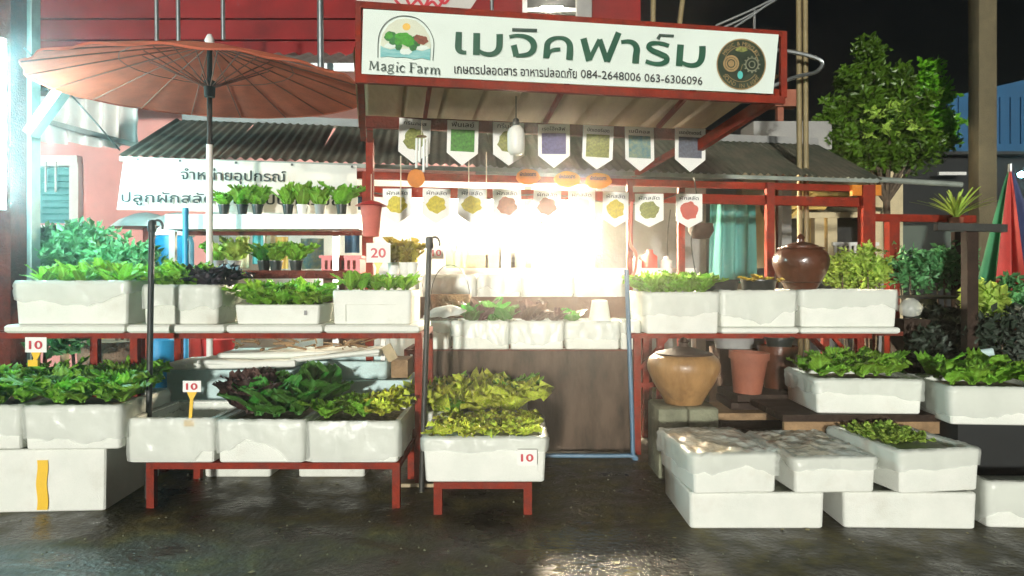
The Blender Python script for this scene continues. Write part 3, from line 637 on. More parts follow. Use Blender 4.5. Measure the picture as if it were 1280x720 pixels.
sign_strokes([(62, [(985, 193), (970, 395)]), (40, [(985, 352, 28), (1035, 380, 40), (1095, 390, 44), (1150, 374, 52), (1180, 330, 60), (1190, 265, 62), (1190, 207, 62)])], 'sign_green', **A2)
nf = NRM
text_part('เกษตรปลอดสาร อาหารปลอดภัย', PL(568, 91.5, -.0205), PL(721, 97.5, -.0205), .0475, 'ink_grey', sb, nf, .0008)
text_part('084-2648006 063-6306096', PL(726, 97, -.0205), PL(878, 106, -.0205), .045, 'ink_grey', sb, nf, .0006)
K3 = .125; A3 = dict(ox=450, oy=10, k=K3); A4 = dict(ox=885, oy=35, k=K3)
sign_strokes([(6, [(105, 532), (98, 612)]), (15, [(110, 530), (137, 605)]), (6, [(137, 605), (172, 538)]), (15, [(174, 535), (177, 618)]), (5, [(86, 612), (114, 614)]), (5, [(160, 618), (195, 620)]), (5, [(92, 530), (118, 532)]), (5, [(162, 536), (188, 538)]),
  (10, [(212, 572), (230, 562), (248, 568, 12), (252, 590, 13), (252, 615, 13), (264, 627, 7)]), (8, [(252, 590), (226, 597), (213, 612, 11), (222, 627), (240, 624), (252, 610)]),
  (9, [(302, 568), (322, 572), (328, 590), (315, 606), (295, 602), (285, 586), (292, 572), (304, 568)]), (6, [(322, 570), (340, 562)]), (7, [(292, 606), (284, 618), (300, 625), (326, 630, 9), (332, 644), (312, 656), (284, 652), (274, 640), (290, 626)]),
  (13, [(371, 578), (370, 632)]), (13, [(368, 546), (380, 546)]), (5, [(355, 634), (386, 636)]), (5, [(358, 579), (372, 578)]),
  (9, [(446, 592, 12), (430, 578), (408, 584, 12), (399, 606, 13), (408, 630, 11), (428, 638), (448, 626, 6)]),
  (15, [(509, 548), (507, 638)]), (6, [(494, 547), (562, 552)]), (5, [(562, 550), (562, 572)]), (6, [(510, 594), (545, 596)]), (5, [(492, 638), (525, 640)]),
  (10, [(572, 592), (590, 582), (610, 590, 12), (614, 608, 13), (614, 636, 13), (626, 646, 7)]), (8, [(614, 610), (590, 616), (576, 632, 11), (586, 646), (602, 643), (614, 630)]),
  (13, [(652, 594), (650, 648)]), (8, [(652, 612), (666, 597), (684, 600, 12)]), (5, [(636, 650), (666, 652)]), (5, [(638, 595), (652, 594)]),
  (13, [(714, 598), (711, 652)]), (11, [(714, 614, 6), (734, 599, 9), (750, 610, 12), (752, 655, 12)]), (11, [(752, 618, 6), (772, 603, 9), (790, 613, 12), (790, 658, 12)]), (5, [(698, 652), (724, 654)]), (5, [(740, 656), (764, 658)]), (5, [(778, 659), (804, 661)]), (5, [(700, 599), (714, 598)])], 'sign_dark', **A3)
arch = [(178, 495), (180, 350), (200, 240), (262, 145), (355, 90), (460, 78), (575, 105), (665, 180), (718, 270), (738, 360), (728, 525)]
sign_strokes([(7, arch)], 'sign_dark', **A3, name='logo_arch')
def disc(cx, cy, rx, ry, n=20, wob=0, sd=0): return [(cx + rx * (1 + wob * math.sin(5 * a + sd) + wob * .6 * math.sin(9 * a + sd * 2)) * math.cos(a), cy + ry * (1 + wob * math.sin(6 * a + sd)) * math.sin(a)) for a in [2 * math.pi * k / n for k in range(n)]]
def sign_poly(polys, m, ox, oy, k, off, name):
    mb = MB()
    for i, p in enumerate(polys): mb.add(list(reversed(sm([(ox + x * k, oy + y * k) for x, y in p], off - .0003 * i))), [tuple(range(len(p)))])
    return part(name, mb, m, sb, None)
sign_poly([[(206, 480), (206, 350), (225, 260), (285, 170), (370, 115), (460, 102), (560, 125), (645, 195), (692, 280), (708, 370), (700, 500)]], 'logo_sky', **A3, off=-.0185, name='logo_sky')
sign_poly([disc(465, 188, 40, 36)], 'logo_sun', **A3, off=-.0192, name='logo_sun')
sign_poly([[(205, 375), (240, 395), (300, 415), (380, 400), (460, 430), (540, 415), (620, 430), (705, 405), (700, 522), (620, 500), (540, 512), (450, 492), (360, 496), (280, 484), (203, 492)]], 'logo_water', **A3, off=-.0192, name='logo_water')
sign_poly([disc(300, 378, 58, 26, 16, .12), disc(458, 436, 62, 30, 16, .12, 2), disc(625, 398, 60, 24, 16, .12, 1)], 'sign_cloth', **A3, off=-.0198, name='logo_splash')
sign_poly([disc(305, 285, 62, 52, 26, .07), disc(345, 330, 60, 40, 24, .1, 2), disc(540, 340, 70, 55, 24, .08, 4), disc(385, 380, 34, 45, 20, .1, 1), disc(530, 390, 40, 40, 20, .1, 3)], 'logo_leaf_deep', **A3, off=-.0205, name='logo_lettuce')
sign_poly([disc(290, 275, 40, 34, 22, .1), disc(430, 290, 85, 45, 26, .08, 2), disc(480, 335, 62, 50, 24, .1, 5), disc(395, 330, 50, 40, 24, .1, 1)], 'logo_leaf', **A3, off=-.0222, name='logo_lettuce')
sign_poly([disc(622, 322, 58, 44, 24, .1), disc(575, 300, 36, 34, 20, .1)], 'print_brown', **A3, off=-.0216, name='logo_lettuce')
# round emblem
sign_poly([disc(333, 362, 248, 256, 48)], 'gold_print', **A4, off=-.0185, name='emblem_rim')
sign_poly([disc(333, 362, 236, 244, 48)], 'emblem_dark', **A4, off=-.0192, name='emblem_disc')
def ring(cx, cy, rx, ry, w_, a0=0, a1=360, n=40): return (w_, [(cx + rx * math.cos(R(a0 + (a1 - a0) * k / n)), cy + ry * math.sin(R(a0 + (a1 - a0) * k / n))) for k in range(n + 1)])
sign_strokes([ring(333, 362, 170, 175, 6, 190, 350), ring(333, 362, 170, 175, 6, 35, 145)], 'gold_print', **A4, off=-.0198, name='emblem_line')
sign_poly([disc(232, 355, 80, 84, 24)], 'gold_print', **A4, off=-.0196, name='emblem_wheel')
sign_strokes([ring(232, 355, 36, 38, 10), ring(232, 355, 60, 62, 4)], 'emblem_dark', **A4, off=-.0204, name='emblem_wheel_line')
sign_strokes([ring(440, 365, 62, 64, 12), ring(440, 365, 30, 32, 10)] + [(14, [(440 + 66 * math.cos(R(a)), 365 + 68 * math.sin(R(a))), (440 + 84 * math.cos(R(a)), 365 + 86 * math.sin(R(a)))]) for a in range(0, 360, 30)], 'concrete', **A4, off=-.0198, name='emblem_gear')
sign_strokes([(5, [(345, 365), (322, 440)])], 'gold_print', **A4, off=-.0204, name='emblem_chain')
sign_poly([disc(322, 470, 27, 40, 20)], 'turquoise', **A4, off=-.0206, name='emblem_drop')
sign_poly([disc(335, 215, 60, 24, 20, .1)], 'print_olive', **A4, off=-.0200, name='emblem_leaf')
def arc_text(body, cx, cy, r_, a0, a1, h_, flip):
    n = len(body); mb = MB(); ctr = PL(885 + cx * K3, 35 + cy * K3, -.0212); sc = r_ * K3 * 3.95 / 900 * 1.02
    up = Vector((0, 0, 1))
    for i, ch in enumerate(body):
        if ch == ' ': continue
        a = R(a0 + (a1 - a0) * i / (n - 1)); t = text_mb(ch); x0 = (min(v.x for v in t.v) + max(v.x for v in t.v)) / 2
        rad = E1 * math.cos(a) + up * math.sin(a); tan = E1 * math.sin(a) - up * math.cos(a)
        if flip: rad_, tan = -rad, -tan
        else: rad_ = rad
        mb.add([ctr + rad * sc + tan * (v.x - x0) * h_ + rad_ * (v.y - .35) * h_ for v in t.v], t.f)
    return part('emblem_lettering', mb, 'gold_print', sb, None)
arc_text('MAGIC & MERCURY', 333, 362, 215, 150, 30, .034, False)
arc_text('SOUND IN LIGHT', 333, 362, 222, 215, 325, .034, True)
for px, py in ((459, 19), (458, 48), (459, 88), (570, 26), (567, 93), (678, 29), (702, 96), (786, 37), (781, 104), (893, 46), (885, 110), (968, 48), (963, 81), (957, 113)):
    part('eyelet', MB().lathe([(.004, 0), (.007, .0)], (0, 0, 0), 8).box((0, 0, 0), (.011, .004, .016), rz=TH), 'black_metal', sb, None).location = PL(px, py, -.021) - sb.location
# old white banner above the sign with red scrawl
ob = thing('torn_banner', 'torn white banner with red scrawled lettering above the shop sign', 'banner', PL(520, 5, .5))
part('cloth', MB().slab([PL(440, -12, .5), PL(448, 6, .5), PL(470, 14, .5), PL(560, 20, .5), PL(586, 14, .5), PL(604, -12, .5)], .006), 'banner_cloth', ob, None)
mb = MB()
for i, pts in enumerate(([(490, -6), (500, 6), (512, 8), (508, -4), (520, -6)], [(512, 10), (522, 0), (530, 8), (536, -2)], [(530, 12), (540, 2), (548, 8), (556, -4)], [(545, -6), (555, 4), (562, -2), (570, -6)], [(518, 14), (535, 10)])):
    vs, fs = stroke2d(pts, 3.4); mb.add([PL(x, y, .494 - .0004 * i) for x, y in vs], fs)
part('lettering', mb, 'ink_red', ob, None)

# ------------------------------------------------------------------ pennants
def pennant(label, pl_, off, q, pic, text, group, round_pic=False, tip=True, txt='ink_grey', big=.022):
    (x0, y0), (x1, y1), (ys, yt) = q; xm = (x0 + x1) / 2
    poly = [(x0, y0), (x0, ys), (xm, yt), (x1, ys + (y1 - y0)), (x1, y1)] if tip else [(x0, y0), (x0, ys), (x1, ys), (x1, y1)]
    t = thing('pennant', label, 'pennant', PL(xm, yt, off), group)
    part('card', MB().slab([PL(x, y, off) for x, y in poly], .004), 'card', t, None)
    w_ = x1 - x0; rp_ = random.Random(x0); t.rotation_euler = (R(rp_.uniform(-3, 3)), R(rp_.uniform(-2.2, 2.2)), R(rp_.uniform(-9, 9)))
    if round_pic:
        pp = disc(xm, y0 + (ys - y0) * .62, w_ * .34, (ys - y0) * .33, 22, .1, x0)
        part('picture', MB().add(list(reversed([PL(x, y, off - .004) for x, y in pp])), [tuple(range(len(pp)))]), pic, t, None)
    else:
        part('picture', MB().slab([PL(x0 + w_ * .12, y0 + 11, off - .004), PL(x0 + w_ * .12, ys - 2, off - .004), PL(x1 - w_ * .12, ys - 1, off - .004), PL(x1 - w_ * .12, y1 + 11, off - .004)], .002), pic, t, None)
    if text: text_part(text, PL(x0 + w_ * .14, y0 + 7.6, off - .005), PL(x1 - w_ * .14, y1 + 7.6, off - .005), big, txt, t, NRM, .0005)
    return t
g1 = 'picture pennants along the canopy beam'
for q, pic, tx_, lb, rp in (
    (((497, 148), (537, 149), (190, 204)), 'print_olive', 'กรีนคอส', 'pennant with yellow green lettuce behind the wind chime', True),
    (((558, 151), (597, 152), (191, 207)), 'print_green', 'ฟินเลย์', 'pennant with deep green lettuce picture, bold heading', False),
    (((616, 152), (656, 153), (193, 207)), 'print_olive', 'กรีนโอ๊ค', 'pennant partly hidden by the hanging white bulb', True),
    (((673, 155), (712, 156), (194, 210)), 'print_purple', 'เรดโอ๊คลีฟ', 'pennant with purple square picture', False),
    (((727, 157), (765, 158), (198, 212)), 'print_olive', 'บัตเตอร์เฮด', 'pennant with olive green square picture', False),
    (((781, 158), (819, 159), (199, 214)), 'print_teal', 'เบบี้คอส', 'pennant with teal and green square picture', False),
    (((843, 160), (882, 161), (199, 215)), 'print_slate', 'เรดบัตเตอร์', 'pennant with slate grey picture nearest the corner brace', False)): pennant(lb, PL, .86, q, pic, tx_, g1, rp, big=.030 if 'bold' in lb or 'bulb' in lb else .022)
g2 = 'paler pennants on the inner beam'
for q, pic, lb in ((((478, 236), (514, 236), (268, 280)), 'print_yellow', 'inner pennant with yellow lettuce beside the red post'), (((527, 236), (562, 236), (268, 280)), 'print_yellow', 'inner pennant with yellow lettuce below the orange chime tag'),
    (((571, 236), (607, 236), (268, 280)), 'print_yellow', 'inner pennant with round lemon yellow lettuce'), (((616, 236), (652, 236), (270, 281)), 'print_brown', 'inner pennant with reddish brown lettuce'), (((666, 238), (700, 238), (270, 282)), 'terracotta', 'inner pennant with faint orange lettuce'),
    (((710, 238), (744, 238), (271, 283)), 'logo_sky', 'inner pennant with almost blank picture'), (((752, 240), (786, 240), (274, 284)), 'print_yellow', 'inner pennant with large yellow round picture'), (((794, 242), (829, 242), (275, 284)), 'print_olive', 'inner pennant with small green sprig picture'), (((845, 242), (878, 242), (276, 285)), 'pink_cloth', 'inner pennant with pinkish picture by the corner post')):
    pennant(lb, PL, 2.10, q, pic, 'ผักสลัด', g2, True, big=.03)
for cx, cy, lb in ((660, 221, 'orange oval card nearest the hanging bulb'), (709, 224, 'amber oval card in the middle of three'), (748, 226, 'amber oval card farthest from the hanging bulb')):
    t = thing('oval_card', lb, 'card', PL(cx, cy, 2.02), 'orange oval cards under the eave'); pp = disc(cx, cy, 16.5 if cx > 700 else 15, 10, 30, .025, cx)
    part('card', MB().slab([PL(x, y, 2.02) for x, y in reversed(pp)], .004), 'amber_print' if cx > 700 else 'orange_print', t, None)
    text_part('ผักปลอดสาร', PL(cx - 10, cy - 1, 2.012), PL(cx + 10, cy - 1, 2.012), .03, 'dark_wood', t, NRM, .001)

# wind chime, bulb
wc = thing('wind_chime', 'wind chime of pale tubes with round orange tag hanging in front of a pennant', 'wind chime', PL(525, 235, .7))
part('top_disc', MB().lathe([(.001, .012), (.028, .006), (.034, 0), (.001, -.004)], PL(527, 171, .7), 16), 'wood', wc, 60)
for dx, l_, dy in ((-6, 37, 0), (-2, 30, -.01), (3, 42, .01), (7, 36, -.01)): part('chime_tube', MB().tube([PL(527 + dx, 173, .7 + dy), PL(527 + dx - .5, 173 + l_, .7 + dy)], .0085, 8), 'white_paint', wc, 60)
part('cord', MB().tube([PL(527, 150, .7), PL(527, 171, .7)], .002, 5), 'string', wc, 60)
part('tag', MB().slab([PL(x, y, .72) for x, y in reversed(disc(520, 223, 11, 11.5, 24, .02))], .006), 'orange_print', wc, None)
lb_ = thing('hanging_bulb', 'large white unlit lamp bulb hanging under the canopy before a pennant', 'lamp', PL(645, 194, .6))
c = PL(645, 173, .6); part('bulb', MB().lathe([(.001, -.105), (.04, -.10), (.054, -.075), (.056, .03), (.045, .062), (.022, .075), (.02, .08)], c, 20), 'lamp_plastic', lb_, 60)
part('socket', MB().lathe([(.02, .08), (.024, .085), (.02, .12), (.008, .13)], c, 14), 'black_plastic', lb_, 60)
part('cord', MB().tube([c + Vector((0, 0, .12)), c + Vector((0, 0, .3))], .004, 6), 'black_plastic', lb_, 60)
for px, y0, y1, lb in ((501, 195, 262, 'pale cord hanging beside the wind chime'), (586, 198, 245, 'pale cord below the deep green pennant'), (608, 190, 262, 'long pale cord between two pennants')): rod(lb, PL(px, y0, .9), PL(px, y1, .9), .0035, 'string', 'cord', 'string')

# ------------------------------------------------------------------ old main stall: roof, beams, posts
st = thing('market_stall', 'old open market stall with low corrugated roof on red posts', 'stall', SG(1.4, 0, 3.2))
rs = random.Random(9)
RZ0, RZ1, RO0, RO1 = 2.215, 2.86, 2.12, 3.75
for k in range(9):
    w_ = .76; s0 = -1.88 + k * .735
    def fn(u, v, s0=s0, dz=.01 * (k % 2), sk=rs.uniform(-.01, .01)):
        q = u * w_; return SG(s0 + q + .45 * v * (s0 + 1.88) / 6.6, RZ0 + (RZ1 - RZ0) * v + .011 * math.sin(q * 2 * math.pi / .076) + dz + sk * v, RO0 + (RO1 - RO0) * v)
    part('roof_sheet', MB().grid(fn, 60, 4), 'roof_old', st, 60)
def sbar(n, a, b, w, h=None, m='red_paint'): return part(n, MB().bar(a, b, w, h), m, st, None)
sbar('ridge', SG(-1.8, 2.885, 3.76), SG(5.15, 2.885, 3.76), .12, .08, 'grey_wall')
sbar('fascia', SG(-1.86, 2.195, 2.13), SG(4.72, 2.195, 2.13), .02, .035, 'eave_metal')
sbar('eave_beam', SG(-.15, 2.135, 2.25), SG(4.66, 2.135, 2.25), .05, .06)
sbar('cross_beam', SG(-.15, 2.005, 2.26), SG(4.62, 2.005, 2.26), .06, .085)
def s_at(px, off): return (PL(px, 300, off) - S0).dot(E1)
for px, w_ in ((457, .05), (787, .05), (857, .06), (962, .07), (1083, .115)): sbar('post', SG(s_at(px, 2.2), 0, 2.2 if px != 857 else 2.3), SG(s_at(px, 2.2), 2.16, 2.2 if px != 857 else 2.3), w_)
sbar('brace', PL(1064, 238, 2.2), PL(1100, 238, 2.2), .04, .10, 'orange_print')  # bracket coloured orange for the warm light falling on it
sbar('counter_rail', PL(1086, 272, 2.3), PL(1218, 274, 2.3), .05, .07); sbar('post', PL(1115, 272, 2.32), Vector((PL(1115, 272, 2.32).x, PL(1115, 272, 2.32).y, 0)), .10)
sbar('post', PL(1211, 272, 2.32), Vector((PL(1211, 272, 2.32).x, PL(1211, 272, 2.32).y, 0)), .05)
sl, sr, sg_ = s_at(265, 4.4), s_at(745, 4.4), s_at(872, 4.4)
sbar('back_wall', SG(sl, 1.2, 4.4), SG(sr, 1.2, 4.4), .06, 2.4, 'white_wall'); sbar('grey_back_wall', SG(sr, 1.2, 4.2), SG(sg_, 1.2, 4.2), .06, 2.4, 'grey_wall')
for px in (660, 748): sbar('wall_post', SG(s_at(px, 3.9), 0, 3.9), SG(s_at(px, 3.9), 2.3, 3.9), .075, .075, 'concrete')
# lamps in the stall
fl = thing('floodlight', 'glaring white floodlight hung inside the stall behind the pennants', 'lamp', PL(700, 270, 3.6))
c = PL(700, 262, 3.6); part('housing', MB().box(c + E2 * .04, (.40, .07, .30), rz=TH, b=.01), 'black_metal', fl, None)
part('lit_face', MB().box(c - E2 * .004, (.36, .01, .26), rz=TH), 'lamp_lit', fl, None)
part('bracket', MB().bar(c + Vector((0, 0, .15)) + E2 * .04, PL(700, 232, 3.64), .025), 'black_metal', fl, None)
for s_a, s_b, o_, lb in ((0.15, 1.35, 3.2, 'lit fluorescent tube over the inner counter, nearer the red post'), (1.0, 2.2, 3.9, 'lit fluorescent tube by the back wall above the floodlight')):
    t = thing('fluorescent_tube', lb, 'lamp', SG((s_a + s_b) / 2, 2.02, o_), 'stall tube lamps')
    part('tube', MB().tube([SG(s_a, 2.05, o_), SG(s_b, 2.05, o_)], .016, 10), 'tube_lit', t, 60)
    part('batten', MB().bar(SG(s_a - .03, 2.10, o_), SG(s_b + .03, 2.10, o_), .05, .04), 'white_paint', t, None)
# teal curtain, clothes, wall things
mb = MB().grid(lambda u, v: PL(888 + 56 * u, 246 + 108 * v, 3.3) + E2 * .05 * math.sin(u * 22 + v), 50, 8); single('teal_curtain', mb, 'teal_cloth', 'shiny teal plastic curtain hanging beside the big lidded jar', 'curtain', smooth=180)
t = thing('round_basket', 'dark round hanging basket tangle on the corner post', 'basket', PL(876, 300, 2.5))
part('basket', MB().lathe([(.001, -.10), (.08, -.09), (.12, -.02), (.11, .05), (.09, .05)], PL(876, 286, 2.5), 16, .08), 'dark_wood', t, 60); part('disc', MB().lathe([(.001, 0), (.055, .004), (.001, .008)], (0, 0, 0), 16), 'grey_wall', t, 60).location = Vector((.0, -.13, .14))

# ================================================================== parasol
ux, uy = X(262, 5.0), 5.0
um = thing('parasol', 'huge open faded red parasol with many thin ribs and white pole', 'parasol', (ux, uy, 0))
NR = 18; UR = 1.10
def rimz(a): return 2.60 + .045 * math.sin(a)
def upt(a, r_, dz=0):
    q = r_ / UR; sag = -.03 * (math.sin(a * NR / 2) ** 2) * q
    zz = 2.90 + (rimz(a) - 2.90) * (q ** 1.12) + dz
    rr = r_ * (1 - .025 * (math.sin(a * NR / 2) ** 2) * q)
    return Vector((ux + rr * math.cos(a), uy + rr * math.sin(a), zz + sag * .3))
mb = MB()
mb.grid(lambda u, v: upt(u * 2 * math.pi, .03 + (UR - .03) * v), NR * 8, 12); mb.grid(lambda u, v: upt(u * 2 * math.pi, UR - .004 * v) - Vector((0, 0, .014 * v)), NR * 8, 1)
part('canopy_cloth', mb, 'umbrella_cloth', um, 60)
for k in range(NR):
    a = 2 * math.pi * k / NR
    part('rib', MB().tube([upt(a, r_, -.012) for r_ in (.04, .4, .75, UR - .01)], .0045, 5), 'rib_wood', um, 60)
    part('strut', MB().tube([Vector((ux + .03 * math.cos(a), uy + .03 * math.sin(a), 2.60)), upt(a, .42, -.02)], .004, 5), 'rib_wood', um, 60)
part('stitched_band', MB().tube([upt(2 * math.pi * k / 72, .56, -.014) for k in range(73)], .003, 4, False), 'rib_wood', um, 60)
part('hub', MB().lathe([(.001, 2.52), (.035, 2.53), (.04, 2.64), (.001, 2.66)], (ux, uy, 0), 14), 'dark_wood', um, 60)
part('pole', MB().tube([(ux, uy, 0), (ux, uy, 2.2)], .022, 12), 'white_paint', um, 60); part('upper_pole', MB().tube([(ux, uy, 2.2), (ux, uy, 2.86)], .018, 12), 'dark_wood', um, 60)
part('finial', MB().lathe([(.02, 2.87), (.03, 2.90), (.032, 2.93), (.015, 2.965), (.001, 2.97)], (ux, uy, 0), 14), 'white_paint', um, 60)
part('foot', MB().lathe([(.2, 0), (.2, .08), (.05, .1), (.03, .3), (.001, .3)], (ux, uy, 0), 20), 'concrete', um, 60)

# big red post at the left with its lamp and brace
bp = thing('corner_post', 'broad red timber post with diagonal brace at the edge of the stall', 'post', (X(8, 5.2), 5.2, 0))
part('post', MB().box((X(8, 5.2), 5.2, 1.7), (.20, .20, 3.4)), 'red_rust', bp, None); part('side_post', MB().box((X(36, 5.3), 5.32, 1.7), (.08, .10, 3.4)), 'eave_metal', bp, None)
part('brace', MB().bar(P(38, 168, 5.25), P(82, 108, 5.25), .10, .07), 'eave_metal', bp, None)
part('roof_board', MB().slab([P(-80, 20, 5.2), P(26, 40, 5.2), P(62, 112, 5.6), P(-80, 112, 5.6)], .04), 'red_rust', bp, None)
cl = thing('tube_lamp', 'long cyan white tube lamp glaring upright on the broad red post', 'lamp', P(3, 262, 4.84))
part('batten', MB().bar(P(1, 48, 4.86), P(1, 262, 4.86), .05, .04), 'white_paint', cl, None)
part('lit_tube', MB().tube([P(3, 54, 4.82), P(3, 256, 4.82)], .02, 10), 'cyan_lit', cl, 60)
for py in (60, 250): part('clip', MB().bar(P(1, py, 4.84), P(4, py, 5.12), .03), 'black_metal', cl, None)

# ================================================================== banner with supplies lettering
bn = thing('supplies_banner', 'white cloth banner with grey Thai lettering hung under the old roof eave', 'banner', SG(-1.1, 1.6, 2.05))
def bq(u, v):
    a = PL(146, 262, 2.06).lerp(PL(446, 268, 2.06), u); b = PL(155, 196, 2.06).lerp(PL(446, 207, 2.06), u); p = a.lerp(b, v)
    return p + NRM * (.004 * noise.noise(Vector((u * 5, v * 2, 1))) + .002 * noise.noise(Vector((u * 17, v * 4, 2))) + .0 * v)
part('cloth', MB().grid(bq, 60, 14), 'banner_cloth', bn, 180)
text_part('จำหน่ายอุปกรณ์', PL(226, 224, 2.034), PL(357, 227, 2.034), .075, 'ink_grey', bn, NRM, .002)
text_part('ปลูกผักสลัดไฮโดรโปนิคครบชุด', PL(152, 252, 2.03), PL(438, 257, 2.03), .070, 'ink_grey', bn, NRM, .0024)
for px in (172, 225, 295, 365, 440): part('eyelet', MB().box(PL(px, 199 + (px - 172) * .035, 2.03), (.018, .006, .018)), 'black_metal', bn, None)

# ================================================================== tables
def table(name, label, x0, x1, y0, y1, top, m='red_paint', th=.035, bar=.04, legs=None, board=None, mid=None, brace=False, cat='table'):
    t = thing(name, label, cat, ((x0 + x1) / 2, (y0 + y1) / 2, 0))
    zt = top - th / 2
    part('rail', MB().box(((x0 + x1) / 2, y0 + bar / 2, zt), (x1 - x0, bar, th)), m, t, None); part('rail', MB().box(((x0 + x1) / 2, y1 - bar / 2, zt), (x1 - x0, bar, th)), m, t, None)
    part('rail', MB().box((x0 + bar / 2, (y0 + y1) / 2, zt), (bar, y1 - y0 - 2 * bar, th)), m, t, None); part('rail', MB().box((x1 - bar / 2, (y0 + y1) / 2, zt), (bar, y1 - y0 - 2 * bar, th)), m, t, None)
    for k in range(1, 4): part('crossbar', MB().box((x0 + (x1 - x0) * k / 4, (y0 + y1) / 2, zt - .002), (bar * .8, y1 - y0 - 2 * bar, th * .8)), m, t, None)
    for lx in (legs or (x0 + bar / 2, x1 - bar / 2)):
        for ly in (y0 + bar / 2, y1 - bar / 2): part('leg', MB().box((lx, ly, (top - th) / 2), (bar, bar, top - th)), m, t, None)
    if mid: part('lower_rail', MB().box(((x0 + x1) / 2, y1 - bar / 2, mid), (x1 - x0 - 2 * bar, bar * .7, bar * .7)), m, t, None)
    if brace:
        for sx, lx in ((1, x0 + bar), (-1, x1 - bar)): part('brace', MB().bar((lx, y0 + .02, top - .28), (lx + sx * .22, y0 + .02, top - .03), .025), m, t, None)
    return t
# upper shelf, left
ZU = 4.40; zu = H(416, ZU)
us = table('display_table', 'long red steel table carrying the raised foam boxes by the parasol', X(-30, ZU), X(527, ZU), ZU, ZU + .62, zu, legs=(X(117, ZU), X(167, ZU), X(523, ZU)), bar=.045)
g = 'foam lids under the raised boxes'
for i, (a, b, lb) in enumerate(((7, 158, 'flat white foam lid beneath the bushy box nearest the red post'), (160, 282, 'flat white foam lid beneath the box with blackish lettuce'), (284, 404, 'flat white foam lid beneath the shallow box of leafy lettuce'), (406, 525, 'flat white foam lid beneath the tall box at the table end'))):
    x0, x1 = X(a, ZU - .03), X(b, ZU - .03); single('foam_slab', MB().box(((x0 + x1) / 2, ZU + .26, zu + .026), (x1 - x0, .62, .05), b=.012), 'foam', lb, 'foam lid', g)
zl = zu + .052; gb = 'raised foam boxes on the long red table'
def fb(label, a, b, ytop, Z, depth, z0, **k):
    return foam_box_m(label, X(a, Z), X(b, Z), z0, H(ytop, Z), Z, depth, **k)
b1 = fb('white foam box crowded with a bushy pale herb near the red post', 17, 160, 352, ZU, .50, zl, group=gb, film=.45, drop=.02)
b2 = fb('white foam box with green and blackish lettuce beside the black hooked pole', 178, 273, 357, ZU, .50, zl, group=gb, film=.75, drop=.02, m='foam_dirty')
b3 = fb('shallow white foam box full of dark leafy lettuce on the table', 293, 400, 381, ZU, .46, zl, group=gb, film=.0, drop=.02)
b4 = fb('tall white foam box with tidy green lettuce at the table end', 415, 514, 363, ZU, .46, zl, group=gb, film=.0, drop=.03)
part('panel_mark', MB().box((X(464, ZU), ZU - .003, zl + .12), (.30, .004, .004)).box((X(432, ZU), ZU - .003, zl + .07), (.004, .004, .10)), 'foam_dirty', b4, None)
fill_tray(b1, 5, 2, .17, 'upright', 'fine leafed herb seedling in the bushy box', 'herbs in the bushy box', 8)
fill_tray(b2, 4, 2, .17, 'green', 'bright green lettuce beside the blackish one', 'green lettuces beside the blackish one', 9, x1=.62)
p = b2.location; 
for dx, dy, wd in ((.08, -.08, 'leftmost'), (.14, .02, 'rearmost'), (.19, -.06, 'rightmost'), (.15, -.14, 'nearest the rim')): lettuce(p.x + dx, p.y + dy, H(357, ZU) - .03, .17, 'black', 'blackish purple lettuce in the second raised box, ' + wd, 'blackish lettuces', 10, .9, random.Random(dx))
fill_tray(b3, 5, 3, .165, 'green', 'leafy green lettuce in the shallow raised box', 'lettuces in the shallow raised box', 11, spread=1.1, zoff=-.01)
fill_tray(b4, 5, 2, .12, 'upright', 'young green lettuce in the tall end box', 'lettuces in the tall end box', 10, zoff=0, spread=.9)

# big box on the ground with tray on top
bb = foam_box_m('big closed white foam box with yellow tape standing on the ground', X(-60, 3.9), X(123, 3.9), 0, H(562, 3.9), 3.9, .72, R(4), 0, 'raft', 'foam boxes at the edge', taper=.01, drop=.006)
tp = MB().grid(lambda u, v: Vector((.065 + .056 * (u - .5) + .004 * math.sin(v * 9), -.36 - .0035 + .006 * (1 - v) * 0, .012 + .27 * v)), 1, 10)
local('tape', tp, 'yellow_plastic', bb, None)
h0 = H(562, 3.9) + .004
t1 = foam_box_m('film wrapped foam box of green lettuce on the big taped box', X(27, 3.88), X(146, 3.88), h0, H(508, 3.88), 3.88, .62, R(3), .75, 'soil', 'trays on the big box')
t2 = foam_box_m('cut off foam tray with lettuce at the very edge beside the price stake', X(-90, 3.88), X(23, 3.88), h0, H(508, 3.88), 3.88, .62, R(2), .75, 'soil', 'trays on the big box')
fill_tray(t1, 5, 3, .19, 'green', 'green lettuce in the wrapped tray above the taped box', 'lettuces in the wrapped edge tray', 11, spread=.95, zoff=0)
fill_tray(t2, 4, 3, .19, 'green', 'green lettuce in the tray cut by the frame edge', 'lettuces in the cut edge tray', 11, spread=.95, zoff=0)

# lower bench, left
ZB = 3.98; zb = H(578, ZB)
lbn = table('low_bench', 'low red steel bench with three wrapped foam boxes', X(184, ZB), X(500, ZB), ZB - .01, ZB + .62, zb, bar=.042)
gl = 'wrapped foam boxes on the low bench'
c1 = fb('empty film wrapped foam box with yellow price clip on the low bench', 158, 268, 524, ZB - .02, .6, zb + .002, group=gl, film=.85, fill='raft', drop=.09, m='foam')
c2 = fb('film wrapped foam box of dark round leafed plants in the middle of the low bench', 271, 381, 526, ZB - .02, .6, zb + .002, group=gl, film=.85, fill='soil')
c3 = fb('film wrapped foam box of small frilly lettuce at the end of the low bench', 384, 499, 528, ZB - .02, .6, zb + .002, group=gl, film=.75, fill='soil')
fill_tray(c2, 4, 2, .27, 'dark', 'dark green round leafed vegetable on the low bench', 'dark vegetables on the low bench', 9, spread=.85, mix=('maroon', .3, 'maroon tinted leafy vegetable on the low bench'), zoff=0, x0=-.05, x1=1.1)
